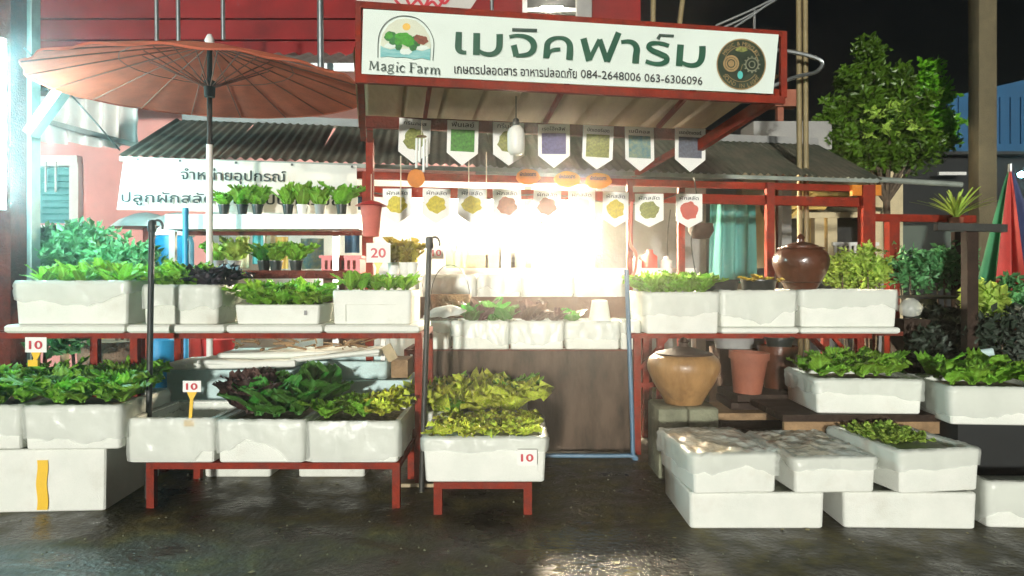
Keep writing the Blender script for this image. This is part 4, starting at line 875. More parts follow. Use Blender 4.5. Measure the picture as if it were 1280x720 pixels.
fill_tray(c3, 3, 2, .12, 'green', 'small green lettuce at the bench end', 'small lettuces at the bench end', 10, x1=.7, zoff=0)
fill_tray(c3, 1, 2, .13, 'yellow', 'yellowish frilly lettuce at the very end of the low bench', 'yellowish frilly lettuces', 10, x0=.68, x1=1.0, zoff=0)
# price cards
def card(label, px, py, Z, txt, w=.10, h=.062, stake=True, sz=.035, tilt=0, group='price cards', yl=.14, body=True):
    t = thing('price_card', label, 'price card', P(px, py, Z), group); c = P(px, py, Z)
    part('card', MB().box(c, (w, .003, h), ry=tilt), 'card', t, None)
    a = c + Vector((-w * .30, -.0035, -sz * .5)); b = c + Vector((w * .30, -.0035, -sz * .5 - math.sin(tilt) * w * .6)); text_part(txt, a, b, sz, 'ink_red', t, (0, -1, 0), .0022)
    if stake:
        mb = MB().bar(c + Vector((0, .004, -h * .5)), c + Vector((-.012, .004, -h * .5 - yl)), .018, .006); mb.box(c + Vector((-.012, .0, -h * .5 - yl)), (.055, .02, .035)); mb.slab([c + Vector((-.03, .003, -h * .5 + .004)), c + Vector((.03, .003, -h * .5 + .004)), c + Vector((.006, .003, -h * .5 - .04)), c + Vector((-.012, .003, -h * .5 - .04))], .006)
        part('stake', mb, 'yellow_plastic', t, None)
    return t
card('price card reading ten clipped to the empty box on the low bench', 240, 483, ZB - .01, '10', yl=.17)
card('price card reading ten on a stake in the tray above the taped box', 45, 431, 4.05, '10', w=.12, h=.085, sz=.045, yl=.06)
card('price card reading twenty on a yellow stake behind the tall end box', 473, 316, 4.78, '20', w=.16, h=.13, sz=.062, yl=.10)
card('small faded price card reading ten beside the grey hooked pole', 546, 316, 5.9, '10', w=.12, h=.10, sz=.05, stake=False)
# back boxes (teal light in their foam colour) and rubbish behind the low bench
bx = [('open pale blue foam box leaning behind the empty wrapped box', 205, 368, 463, 522), ('pale foam lid slanting over the blue box behind the bench', 0, 0, 0, 0)]
rk = table('rear_rack', 'low red rack behind the bench holding discarded pale blue boxes', X(200, 4.72), X(520, 4.72), 4.72, 5.2, .36, bar=.04)
foam_box_m('pale blue foam box in shade behind the empty wrapped box', X(205, 4.7), X(366, 4.7), .365, H(463, 4.7), 4.72, .42, R(-1), 0, 'raft', 'discarded blue boxes', 'foam_blue', taper=.01)
foam_box_m('lower pale blue foam box partly hidden by dark leaves', X(372, 4.7), X(512, 4.7), .365, H(476, 4.7), 4.72, .42, R(2), 0, None, 'discarded blue boxes', 'foam_blue', taper=.01)
foam_box_m('upper pale blue foam box tipped beside the brown carton', X(385, 4.75), X(487, 4.75), H(476, 4.7) + .003, H(452, 4.75), 4.76, .36, R(-5), 0, None, 'discarded blue boxes', 'foam_blue', taper=.01)
single('foam_slab', MB().box((X(287, 4.7), 4.9, H(456, 4.72)), (X(370, 4.7) - X(205, 4.7), .42, .045), ry=R(-1.5), b=.008), 'foam', 'pale foam lid lying on the blue box behind the bench', 'foam lid', 'discarded blue boxes')
single('foam_slab', MB().box((X(418, 4.72), 4.9, H(445, 4.72)), (X(480, 4.7) - X(366, 4.7), .36, .028), ry=R(-6), b=.008), 'foam', 'tilted cream lid resting under the dry brush pile', 'foam lid', 'discarded blue boxes')
ct = thing('carton', 'small brown cardboard carton beside the tipped blue box', 'carton', (X(498, 4.75), 4.9, H(476, 4.7)))
part('carton_body', MB().box((X(498, 4.75), 4.92, H(462, 4.75)), (.11, .25, .12)), 'wood', ct, None); part('flap', MB().bar(P(482, 432, 4.8), P(492, 450, 4.8), .02, .07), 'pale_wood', ct, None)
mb = MB(); rs = random.Random(4)
for k in range(34):
    a = P(rs.uniform(280, 465), rs.uniform(426, 438), rs.uniform(4.95, 5.15)); mb.tube([a, a + Vector((rs.uniform(-.16, .16), rs.uniform(-.05, .05), rs.uniform(-.02, .05)))], rs.uniform(.004, .011), 5)
o = single('dry_brush', mb, 'wood', 'pile of dry brown sticks under the long red table', 'brush pile', smooth=60); o['kind'] = 'stuff'
part_ = single('foam_slab', MB().box((X(380, 5.0), 5.05, H(441, 5.0)), (1.10, .4, .04), ry=R(-1), b=.01), 'foam', 'broad white foam sheet carrying the dry sticks', 'foam sheet')
single('foam_slab', MB().box((X(318, 4.9), 4.85, H(450, 4.9)), (.62, .3, .03), ry=R(2), rz=R(6), b=.008), 'foam', 'white foam sheet lying askew under the stick pile', 'foam sheet')
gbx = 'foam boxes on the ground under the bench'
foam_box_m('pale foam box standing on the ground under the bench middle', X(249, 4.55), X(336, 4.55), 0, .25, 4.6, .4, 0, 0, None, gbx, 'foam_dirty')
foam_box_m('beige foam box standing on the ground under the dark plants', X(368, 4.55), X(455, 4.55), 0, .25, 4.6, .4, 0, 0, None, gbx, 'foam_dirty')
for px, yt, Z, m, lb in ((187, 277, 4.15, 'black_metal', 'black hooked pole standing before the second raised box'), (531, 298, 4.28, 'steel', 'dark hooked pole at the end of the long red table')):
    t = thing('hooked_pole', lb, 'pole', (X(px, Z), Z, 0), 'hooked poles'); top = H(yt, Z); m_ = 'black_metal'
    part('pole', MB().tube([(X(px, Z) - (.02 if px > 400 else .012), Z, 0), (X(px + 3, Z) if px < 400 else X(537, Z), Z, top)], .017, 10), m_, t, 60)
    q = Vector((X(px + 3, Z) if px < 400 else X(537, Z), Z, top)); part('hook', MB().tube([q + Vector(v) for v in catmull([(0, 0, -.02), (.02, 0, .005), (.045, 0, .004), (.06, 0, -.02), (.06, 0, -.045)])], .007, 6), m_, t, 60)
    part('collar', MB().lathe([(.021, -.06), (.024, -.05), (.024, .0), (.018, .01)], q, 12), m_, t, 60)

# ================================================================== centre bench
ZC = 3.86; zc = H(603, ZC)
table('small_bench', 'small low red bench carrying the two boxes of yellow green lettuce', X(542, ZC), X(665, ZC), ZC, ZC + .66, zc, bar=.045)
m1 = foam_box_m('white foam box with price ten and shining yellow green lettuce in front', X(529, ZC), X(683, ZC), zc + .002, H(547, ZC), ZC - .01, .66, 0, .5, 'raft', 'centre bench boxes', drop=.02, bunch=1.3)
ZD = 4.56
table('small_bench', 'second low red bench behind the front lettuce box', X(540, ZD), X(650, ZD), ZD + .02, ZD + .66, zc, bar=.045)
m2 = foam_box_m('rear foam box heaped with yellow green lettuce behind the priced box', X(529, ZD), X(658, ZD), zc + .002, H(547, ZC) + .004, ZD, .68, 0, .6, 'raft', 'centre bench boxes', drop=.02, bunch=1.3)
fill_tray(m1, 5, 4, .085, 'yellow', 'short yellow green lettuce in the priced box', 'lettuces in the priced box', 11, spread=1.15, zoff=-.01)
fill_tray(m2, 5, 4, .20, 'yellow', 'tall frilly yellow green lettuce in the rear centre box', 'lettuces in the rear centre box', 14, spread=.85, zoff=-.02, mix=('green', .4, 'darker green lettuce in the rear centre box'))
card('flat price card reading ten stuck on the front lettuce box', 659, 572, 3.815, '10', w=.105, h=.085, stake=False, sz=.038)
single('thin_batten', MB().bar((X(500, 4.3), 4.35, .02), (X(548, 4.3), 4.35, .02), .02), 'pale_wood', 'thin pale batten on the ground beside the small bench leg', 'batten')

# ================================================================== rack with the brown sheet, rows of boxes
ZR = 5.32; za_ = H(437, ZR)
table('plant_rack', 'long rust red rack behind the brown sheet carrying a row of foam boxes', X(505, ZR), X(800, ZR), ZR, ZR + .5, za_, m='red_rust')
x0, x1 = X(528, 5.26), X(797, 5.26)
tarp = MB().grid(lambda u, v: Vector((x0 + (x1 - x0) * u, 5.27 + .014 * noise.noise(Vector((u * 7, v * 1.5, 3))) + .006 * noise.noise(Vector((u * 22, v * 3, 8))), (za_ - .012) * (1 - v) + .006)), 70, 24)
single('brown_sheet', tarp, 'tarp', 'dark brown stained plastic sheet hanging from the rack down to the ground', 'plastic sheet', smooth=180)
gr = 'foam boxes in a row on the rack'
for a, b, lb, mm in ((520, 562, 'short foam box at the pole end of the rack row', 'foam_dirty'), (565, 636, 'foam box with a brown stained corner on the rack row', 'foam_dirty'), (638, 704, 'middle clean foam box of the rack row', 'foam'), (707, 774, 'foam box under the white cone on the rack row', 'foam_dirty'), (776, 800, 'foam box behind the blue pipe on the rack row', 'foam_dirty')):
    foam_box_m(lb, X(a, ZR), X(b, ZR), za_ + .002, H(402, ZR), ZR - .01, .42, 0, .7, 'soil', gr, mm, taper=.01)
rs = random.Random(12)
for i, (px, sz, kd) in enumerate(((590, .20, 'dark'), (600, .22, 'maroon'), (615, .24, 'dark'), (632, .16, 'dark'), (660, .2, 'maroon'), (672, .15, 'maroon'), (695, .14, 'maroon'), (715, .12, 'dark'))):
    lettuce(X(px, ZR + .2), ZR + .2 + .03 * (i % 3), H(402, ZR) - .02, sz, kd, 'dim %s plant on the rack row, %s from the left' % ({'dark': 'dark green', 'maroon': 'brownish'}[kd], ('first', 'second', 'third', 'fourth', 'fifth', 'sixth', 'seventh', 'eighth')[i]), 'dim %s plants on the rack row' % kd, 8, .9, rs)
ZS = 6.3; zs_ = H(379, ZS)
table('upper_rack', 'tall brown rack in the glare carrying the wider pale boxes', X(520, ZS), X(815, ZS), ZS, ZS + .6, zs_, m='red_rust')
single('back_board', MB().box((X(660, 6.1), 6.12, (za_ + zs_) / 2 + .02), (X(800, 6.1) - X(522, 6.1), .03, zs_ - za_ + .08)), 'brown_wall', 'brown board wall between the two rows of pale boxes', 'board')
for a, b, lb in ((530, 594, 'pale box behind the wire handle on the upper rack'), (597, 650, 'pale box in the glare next to the wire handle'), (653, 716, 'washed out box in the middle of the upper rack'), (719, 783, 'pale box at the blue pipe end of the upper rack')):
    foam_box_m(lb, X(a, ZS), X(b, ZS), zs_ + .002, H(344, ZS), ZS - .01, .45, 0, .7, 'raft', 'pale boxes on the upper rack', 'foam', taper=.005)
mb = MB().lathe([(.085, 0), (.06, .15), (.045, .155), (.001, .15)], (X(750, ZR + .1), ZR + .12, H(402, ZR)), 20); single('white_cone', mb, 'foam', 'upturned white cup shaped cone on the rack row', 'cone', smooth=50)
t = thing('bag', 'crumpled white sack with upturned corner on the short rack box', 'sack', (X(555, ZR), ZR + .15, H(402, ZR)))
mb = MB().grid(lambda u, v: Vector((X(527 + 55 * u, ZR), ZR + .02 + .3 * v, H(402, ZR) + .015 + .10 * math.sin(u * 2.6 + .2) * math.sin(v * 2.8 + .2) + .05 * max(0, u - .7) / .3 * (1 - v) + .02 * noise.noise(Vector((u * 5, v * 5, 2))))), 20, 12); part('sack_cloth', mb, 'banner_cloth', t, 180)
t = thing('wire_basket', 'brown woven basket with tall wire handle on the rack', 'basket', (X(563, ZR + .4), ZR + .45, H(380, ZR)))
z0 = za_ + .22; part('basket_body', MB().lathe([(.001, 0), (.13, .0), (.17, .17), (.165, .18), (.12, .02), (.001, .02)], (X(563, 5.85), 5.85, z0), 20), 'basket', t, 50)
part('stand', MB().box((X(563, 5.85), 5.85, z0 - .11), (.2, .2, .22)), 'brown_wall', t, None)
part('handle', MB().tube([Vector((X(563 + 24 * math.cos(a), 5.85), 5.85, z0 + .16 + .26 * math.sin(a))) for a in [math.pi * k / 16 for k in range(17)]], .004, 5), 'black_metal', t, 60)
# things washed out on the upper rack / inner counter
ic = table('inner_counter', 'inner counter deep in the glare behind the pale boxes', X(470, 7.2), X(870, 7.2), 7.2, 7.8, H(338, 7.2), m='white_paint', th=.06); part('counter_top', MB().box((X(670, 7.2), 7.5, H(337, 7.2)), (X(870, 7.2) - X(470, 7.2), .62, .03)), 'white_paint', ic, None)
zc2 = H(337, 7.2) + .015
for px, w_, h_, m, lb in ((563, .05, .27, 'glass_bottle', 'tall pale bottle in the glare, nearest the wire handle'), (572, .05, .23, 'glass_bottle', 'shorter pale bottle standing between two others'), (581, .045, .25, 'glass_bottle', 'slim pale bottle at the end of three'), (795, .06, .12, 'white_paint', 'small white cup on the inner counter before the grey wall'), (812, .08, .19, 'pink_cloth', 'pinkish jar on the inner counter before the grey wall'), (833, .06, .12, 'white_paint', 'small pale pot near the corner post')):
    single('bottle' if w_ < .06 else 'jar', MB().lathe([(w_, 0), (w_, h_ * .65), (w_ * .45, h_ * .8), (w_ * .4, h_), (.001, h_)], (X(px, 7.35), 7.35, zc2), 14), m, lb, 'bottle' if w_ < .06 else 'jar', smooth=60)
for px, w_, h_, m, lb in ((598, .22, .14, 'pale_wood', 'cream carton low in the glare beside the bottles'), (617, .17, .30, 'cream', 'tall cream carton in the glare'), (634, .18, .20, 'white_paint', 'white carton in the glare beside the wall post'), (645, .12, .16, 'pale_wood', 'small beige carton in the glare')):
    t = thing('carton', lb, 'carton', (X(px, 7.4), 7.4, zc2), 'cartons on the inner counter'); part('carton_body', MB().box((X(px, 7.4), 7.4, zc2 + h_ / 2), (w_, .2, h_), b=.005), m, t, None); part('tape', MB().box((X(px, 7.4), 7.4, zc2 + h_ + .001), (.03, .2, .003)), 'wood', t, None)
# blue pipe
bpz = 5.05
single('blue_pipe', MB().tube(catmull([P(783, 337, bpz), P(787, 440, bpz), Vector((X(791, bpz), bpz, .06)), Vector((X(786, bpz), bpz, .03)), Vector((X(680, bpz), bpz + .04, .02))], 6), .016, 8), 'pvc_blue', 'thin blue plastic pipe running down the post and along the ground', 'pipe', smooth=60)
single('white_hose', MB().tube(catmull([P(790, 252, 5.9), P(787, 300, 5.9), P(795, 318, 5.9), P(793, 340, 5.9), P(785, 352, 5.9)], 6), .012, 8), 'pink_cloth', 'curved pale hose above the blue pipe', 'hose', smooth=60)

# ================================================================== white rack with potted lettuces (behind, left)
wr = thing('white_rack', 'white topped rack of potted lettuces in front of the supplies banner', 'rack', (X(330, 5.4), 5.6, 0))
zt_ = H(268, 5.4); part('top_board', MB().box((X(328, 5.4), 5.55, zt_ - .055), (X(446, 5.4) - X(204, 5.4), .32, .11)), 'white_paint', wr, None)
part('red_edge', MB().box((X(340, 5.38), 5.44, zt_ - .14), (X(446, 5.4) - X(225, 5.4), .03, .03)), 'red_rust', wr, None)
for px in (210, 417): part('leg', MB().box((X(px, 5.42), 5.5, (zt_ - .12) / 2), (.045, .04, zt_ - .12)), 'steel', wr, None)
zl2 = H(338, 5.4); part('lower_board', MB().box((X(335, 5.4), 5.58, zl2 - .03), (X(430, 5.4) - X(225, 5.4), .4, .06)), 'red_rust', wr, None)
def potted(px, Z, z, size, kind, potm, lb, group, n=9, pw=.042, ph=.075, spread=.6):
    t = thing('potted_lettuce', lb, 'potted plant', (X(px, Z), Z, z), group, px)
    local('pot', MB().lathe([(pw * .75, 0), (pw, ph), (pw * 1.08, ph), (pw * 1.08, ph + .008), (pw * .9, ph + .008), (.001, ph - .005)], (0, 0, 0), 14), potm, t, 50)
    put_leaves(t, kind, size, n, random.Random(px), ph - .01, spread, up=10); return t
gp = 'potted lettuces on the white rack'
for px, sz, kd, pm, lb in ((280, .15, 'green', 'black_plastic', 'hazy potted lettuce nearest the parasol pole'), (303, .2, 'green', 'black_plastic', 'tall hazy potted lettuce second from the parasol pole'), (322, .17, 'green', 'black_plastic', 'hazy potted lettuce third from the parasol pole'), (360, .21, 'upright', 'black_plastic', 'potted lettuce in black pot left of the white pot'), (378, .20, 'upright', 'white_paint', 'potted lettuce in the only white pot'),
    (400, .17, 'green', 'grey_wall', 'short drooping potted lettuce in a grey pot'), (427, .20, 'green', 'black_plastic', 'potted lettuce nearest the red canopy post')): potted(px, 5.5, zt_, sz * .86, kd, pm, lb, gp, 14, spread=.8)
gq = 'potted plants on the lower board of the white rack'
for px, sz, kd, pm, lb in ((272, .17, 'green', 'grey_wall', 'grey green potted plant under the rack near the parasol pole'), (293, .22, 'pale', 'grey_wall', 'pale yellow green potted plant under the rack'), (330, .15, 'dark', 'black_plastic', 'low dark potted plant under the rack'), (345, .17, 'green', 'black_plastic', 'bushy potted plant under the rack in a black pot'), (370, .17, 'green', 'black_plastic', 'round potted plant in the widest black pot')): potted(px, 5.55, zl2, sz, kd, pm, lb, gq, 14, .05, .07, .95)
t = thing('red_crate', 'red plastic crate standing behind the tall end box', 'crate', (X(426, 5.6), 5.7, H(340, 5.6)))
part('crate_body', MB().box((X(426, 5.6), 5.72, H(331, 5.6)), (.30, .25, .13)), 'red_plastic', t, None); part('rim', MB().box((X(426, 5.6), 5.72, H(321, 5.6)), (.33, .28, .02)), 'red_plastic', t, None)
for k in range(6): part('slot', MB().box((X(408 + 7 * k, 5.6), 5.592, H(331, 5.6)), (.02, .006, .07)), 'red_rust', t, None)
part('crate_stand', MB().box((X(426, 5.6), 5.72, H(341, 5.6) / 2), (.28, .22, H(341, 5.6))), 'brown_wall', t, None)
# blue drum, blue pole, hats
t = thing('blue_drum', 'bright blue plastic drum with white lid beside the blue pole', 'drum', (X(218, 6.4), 6.5, 0))
part('drum_body', MB().lathe([(.15, 0), (.165, .2), (.165, 1.60), (.15, 1.66)], (X(218, 6.5), 6.5, 0), 24), 'blue_paint', t, 60); part('lid', MB().lathe([(.17, 1.66), (.175, 1.70), (.10, 1.76), (.001, 1.77)], (X(218, 6.5), 6.5, 0), 24), 'white_paint', t, 60)
rod('bright blue pole with rounded top between drum and parasol pole', Vector((X(232, 5.2), 5.2, 0)), P(232, 260, 5.2), .021, 'blue_paint', 'pole', 'blue_pole')
for px, lb in ((183, 'pale parasol like cover nearest the hooked pole'), (224, 'pale shallow cover above the blue drum')):
    z = H(268, 6.7); t = thing('white_cover', lb, 'cover', (X(px, 6.8), 6.8, 0), 'pale covers by the pink wall'); part('dome', MB().lathe([(.30, -.12), (.22, -.05), (.10, .01), (.001, .03)], (X(px, 6.8), 6.8, z), 18, .05), 'white_paint', t, 60); part('stem', MB().tube([(X(px, 6.8), 6.8, 0), (X(px, 6.8), 6.8, z)], .03, 8), 'pink_cloth', t, 60)
# colourful goods behind the white rack
gz = 7.0
for px, y0, y1, w_, m, lb in ((303, 292, 335, .12, 'cream', 'hanging cream cloth bag behind the rack'), (322, 294, 330, .10, 'shutter', 'hanging dull green cloth behind the rack'), (338, 292, 336, .11, 'pale_wood', 'hanging beige cloth behind the rack'), (352, 296, 336, .12, 'yellow_trim', 'hanging yellow cloth behind the rack'), (390, 298, 336, .22, 'print_teal', 'blue patterned poster on the bright wall'), (440, 290, 316, .14, 'blue_wall', 'small blue poster beside the red canopy post'), (455, 236, 262, .12, 'blue_wall', 'blue packet pinned near the pink lantern')):
    c = P(px, (y0 + y1) / 2, gz); hh = (y1 - y0) / F * gz
    mb = MB().grid(lambda u, v: c + Vector(((u - .5) * w_, .02 * math.sin(u * 9), (v - .5) * hh)), 12, 4).grid(lambda u, v: c + Vector(((.5 - u) * w_, .02 * math.sin((1 - u) * 9) + .008, (v - .5) * hh)), 12, 4)
    single('hanging_cloth' if 'cloth' in lb else 'poster', mb, m, lb, 'cloth' if 'cloth' in lb else 'poster', 'goods on the bright back wall', 180)
t = thing('pink_lantern', 'pink cloth lantern with red cap hanging by the canopy post', 'lantern', P(462, 290, 4.9)); c = P(464, 252, 4.95)
part('cap', MB().lathe([(.11, -.03), (.06, -.005), (.001, .01)], c, 18), 'red_plastic', t, 60); part('shade', MB().lathe([(.055, -.24), (.065, -.1), (.075, -.03)], c, 18), 'pink_cloth', t, 60)
part('cord', MB().tube([c, c + Vector((0, 0, .19))], .003, 5), 'string', t, 60)
for px, sz, kd, lb in ((506, .18, 'ochre', 'orange tinted lettuce behind the price twenty card'), (492, .13, 'ochre', 'ochre lettuce beside the price twenty card'), (515, .13, 'ochre', 'small ochre lettuce nearest the grey hooked pole')): potted(px, 5.0, 1.30, sz, kd, 'white_paint', lb, 'ochre plants by the price card', 10)
tb = MB().box((X(500, 5.0), 5.02, 1.28), (.28, .16, .03)); 
for sx in (-.12, .12): tb.box((X(500, 5.0) + sx, 5.02, .63), (.03, .03, 1.26))
single('little_stand', tb, 'white_paint', 'narrow white stand under the ochre plants', 'stand')

# ================================================================== right display shelf
ZQ = 5.2; zq = H(417, ZQ)
table('display_table', 'red steel table with slanted braces carrying boxes and the big lidded jar', X(788, ZQ), X(1090, ZQ), ZQ, ZQ + .62, zq, legs=(X(797, ZQ), X(826, ZQ), X(1076, ZQ)), bar=.05, brace=True, mid=.42)
single('loose_bar', MB().bar(P(1128, 417, 5.2), P(1092, 417, 5.22), .03), 'red_rust', 'short rust red bar sticking out past the braced table', 'bar')
part_a = MB().bar(P(1012, 420, 5.25), P(1062, 470, 5.6), .03); single('slanted_strut', part_a, 'red_rust', 'slanted rust red strut under the braced table by the brown pots', 'strut')
gs = 'foam boxes on the braced red table'; zq2 = zq + .002
r1 = foam_box_m('film wrapped foam box with bright green lettuce beside the blue pipe', X(804, ZQ), X(897, ZQ), zq2, H(366, ZQ), ZQ - .03, .6, R(2), .55, 'soil', gs, drop=.02, bunch=1.3)
lid_ = [('flat foam lid under the box that carries two black tubs', 900, 996), ('flat foam lid under the long box that carries the lidded jar', 998, 1122)]
for lb, a, b in lid_: single('foam_slab', MB().box(((X(a, ZQ) + X(b, ZQ)) / 2, ZQ + .27, zq2 + .022), (X(b, ZQ) - X(a, ZQ), .62, .043), b=.01), 'foam', lb, 'foam lid', 'foam lids on the braced table')
r2 = foam_box_m('film wrapped foam box carrying two black tubs', X(900, ZQ), X(996, ZQ), zq2 + .046, H(364, ZQ), ZQ - .01, .6, 0, .7, 'raft', gs, drop=.01)
r3 = foam_box_m('long foam box carrying the big lidded brown jar', X(999, ZQ), X(1122, ZQ), zq2 + .046, H(363, ZQ), ZQ - .01, .6, 0, .4, 'raft', gs, drop=.01, bunch=.7)
fill_tray(r1, 5, 3, .16, 'green', 'bright green lettuce in the wrapped box beside the blue pipe', 'lettuces beside the blue pipe', 11, spread=1.0, zoff=0)
for px, lb, kd in ((901, 'black tub with clear rim beside the bright lettuce', None), (948, 'black tub with yellow flowers beside the lidded jar', 'ochre')):
    t = thing('black_tub', lb, 'tub', (X(px, ZQ + .25), ZQ + .25, H(364, ZQ)), 'black tubs'); w_ = .13
    local('tub_body', MB().lathe([(w_ * .9, 0), (w_, .07), (w_ * 1.06, .075), (w_ * 1.06, .085), (w_ * .95, .08), (w_ * .85, .01), (.001, .01)], (0, 0, 0), 24), 'black_plastic', t, 50)
    local('soil', MB().lathe([(w_ * .9, .05), (.001, .06)], (0, 0, 0), 18), 'grow_media', t, 60)
    if kd: put_leaves(t, kd, .08, 22, random.Random(5), .055, 1.1, r0=.3)
# big brown lidded jar
def jar(label, x, y, z, r_, h_, m, lidm, prof, lid, cat='jar'):
    t = thing('lidded_jar', label, cat, (x, y, z), 'big lidded jars')
    local('jar_body', MB().lathe([(a * r_, b * h_) for a, b in prof], (0, 0, 0), 40), m, t, 60)
    local('lid', MB().lathe([(a * r_, b * h_) for a, b in lid], (0, 0, 0), 40), lidm, t, 40); return t
prof = [(.52, 0), (.56, .02), (.66, .12), (.88, .30), (1.0, .48), (1.0, .58), (.93, .68), (.80, .74), (.74, .76), (.74, .80), (.70, .80), (.6, .5), (.001, .3)]
lid = [(.86, .79), (.84, .82), (.62, .86), (.60, .90), (.36, .95), (.13, .98), (.12, 1.04), (.16, 1.06), (.08, 1.12), (.001, 1.15)]
lid = [(a, b * .92) for a, b in lid]; lid[0] = (.84, .765); lid[1] = (.82, .79)
jj = jar('dark glossy brown jar with stepped lid on the long foam box', X(1001, ZQ + .25), ZQ + .25, H(363, ZQ) + .004, .205, .40, 'clay_brown', 'clay_brown', prof, lid)
local('jar_band', MB().lathe([(.206 * .66, .050), (.206 * .70, .056), (.206 * .66, .062)], (0, 0, 0), 40), 'clay_lid', jj, 60)
# large ochre pot on blocks
blk = thing('concrete_base', 'pair of rough concrete blocks under the big ochre pot', 'blocks', (X(858, 4.6), 4.7, 0)); zbk = H(508, 4.6)
for dx in (-.098, .098):
    b_ = MB().box((X(858, 4.6) + dx, 4.72, zbk / 2), (.185, .36, zbk), b=.012); part('block', b_, 'concrete', blk, 40)
prof2 = [(.50, 0), (.52, .02), (.62, .14), (.84, .36), (.98, .56), (1.0, .66), (.95, .76), (.84, .82), (.74, .84), (.74, .865), (.70, .865), (.6, .6), (.001, .4)]
lid2 = [(.80, .86), (.78, .885), (.5, .93), (.30, .97), (.14, 1.0), (.12, 1.06), (.16, 1.08), (.08, 1.14), (.001, 1.16)]
jar('big ochre glazed pot with dark lid standing on concrete blocks', X(860, 4.6), 4.72, zbk + .001, .236, .385, 'clay_ochre', 'clay_lid', prof2, [(a, b * .97) for a, b in lid2])
# flower pots on planks
pk = thing('plank_stack', 'dark weathered planks stacked under the terracotta pot', 'planks', (X(965, 4.9), 5.0, 0)); rs = random.Random(31)
for k in range(9): part('plank', MB().box((X(960 + rs.uniform(-14, 14), 4.95), 4.98 + rs.uniform(-.05, .05), .03 + k * .055), (.72 + rs.uniform(-.1, .15), .42, .045), rz=rs.uniform(-.08, .08)), 'wood' if k == 6 else 'dark_wood', pk, None)
zpk = .03 + 8 * .055 + .023
def pot(label, px, Z, z, r_, h_, m, lean=0):
    t = thing('flower_pot', label, 'flower pot', (X(px, Z), Z, z), 'pots under the braced table'); t.rotation_euler = (0, lean, 0)
    local('pot_body', MB().lathe([(r_ * .72, 0), (r_ * .95, h_ * .82), (r_ * 1.04, h_ * .82), (r_ * 1.06, h_), (r_ * .95, h_), (r_ * .8, h_ * .3), (.001, h_ * .25)], (0, 0, 0), 28), m, t, 40); return t
pot('terracotta flower pot leaning slightly on the dark planks', 934, 4.9, zpk, .128, .28, 'terracotta', R(3))
pot('darker brown pot with white band behind the terracotta pot', 972, 5.15, zpk, .13, .30, 'clay_brown')
pot('black pot stacked on top of the brown banded pot', 974, 5.17, zpk + .24, .10, .12, 'black_plastic')
mb = MB().lathe([(.001, 0), (.14, .0), (.16, .12), (.10, .17), (.001, .19)], (X(915, 5.6), 5.55, .74), 20, .05); single('sack', mb, 'grey_wall', 'grey bundle in shade behind the terracotta pot', 'sack', smooth=60)
single('stool', MB().box((X(915, 5.6), 5.55, .37), (.3, .3, .74)), 'brown_wall', 'brown crate support under the grey bundle', 'crate')

# ================================================================== right ledge with lettuce boxes
ZE = 4.25; ze = H(518, ZE)
lg = thing('timber_ledge', 'dark timber ledge carrying two lettuce boxes behind the stacked boxes', 'ledge', (X(1130, ZE), ZE + .3, 0))
for k in range(5): part('plank', MB().box((X(1150, ZE) + .06, ZE + .05 + k * .14, ze - .02), (1.75, .13, .04)), 'dark_wood', lg, None)
for px in (1010, 1150, 1310):
    for dy in (.06, .6): part('leg', MB().box((X(px, ZE), ZE + dy, (ze - .04) / 2), (.07, .07, ze - .04)), 'dark_wood', lg, None)
part('rail', MB().box((X(1150, ZE), ZE + .02, ze - .08), (1.6, .03, .07)), 'wood', lg, None)
e1 = foam_box_m('film bunched foam box of green lettuce on the dark ledge next to the planks', X(1024, ZE), X(1156, ZE), ze + .002, H(475, ZE), ZE, .55, R(-3), .85, 'soil', 'lettuce boxes on the ledge', bunch=1.2)
e2 = foam_box_m('foam box of green lettuce on the ledge cut by the picture edge', X(1196, 4.02), X(1330, 4.02), H(532, 4.02), H(485, 4.02), 4.02, .55, R(-5), .8, 'soil', 'lettuce boxes on the ledge')
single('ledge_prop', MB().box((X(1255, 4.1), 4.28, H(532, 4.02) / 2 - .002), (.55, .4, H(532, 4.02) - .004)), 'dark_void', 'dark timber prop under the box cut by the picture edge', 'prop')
fill_tray(e1, 5, 2, .17, 'green', 'bright green lettuce in the bunched box on the ledge', 'lettuces in the bunched ledge box', 7, spread=.95, zoff=0)
fill_tray(e2, 5, 2, .15, 'green', 'green lettuce in the ledge box at the edge', 'lettuces in the edge ledge box', 7, spread=.95, zoff=0)

# ================================================================== stacked boxes on the ground, right
ZG = 3.64; h1 = H(616, ZG)
gg = 'stacked foam boxes on the ground'
foam_box_m('long bare foam box on the ground under the muddy wrapped box', X(862, ZG), X(1031, ZG), 0, h1, ZG, .62, R(0), 0, 'raft', gg, taper=.015)
foam_box_m('bare foam box on the ground under the box of pale green sprouts', X(1058, ZG), X(1223, ZG), 0, h1 + .002, ZG, .62, R(-2), 0, 'raft', gg, taper=.015)
foam_box_m('open foam box on the ground cut by the picture edge', X(1240, ZG), X(1400, ZG), 0, H(604, ZG), ZG, .60, R(-3), .75, None, gg, taper=.015, drop=.03)
foam_box_m('foam lid box standing behind the open edge box', X(1230, 4.15), X(1400, 4.15), 0, H(590, 4.15), 4.3, .3, 0, 0, None, gg, 'foam_blue')
u1 = foam_box_m('upper wrapped foam box with muddy film top nearest the ochre pot', X(858, ZG), X(966, ZG), h1 + .005, H(566, ZG), ZG - .03, .62, R(4), .6, 'soil', 'wrapped upper boxes', drop=.05, cover=True, bunch=1.5)
u2 = foam_box_m('upper wrapped foam box with muddy film top in the middle of three', X(986, ZG), X(1091, ZG), h1 + .005, H(571, ZG), ZG - .02, .62, R(3), .6, 'soil', 'wrapped upper boxes', drop=.05, cover=True, bunch=1.5)
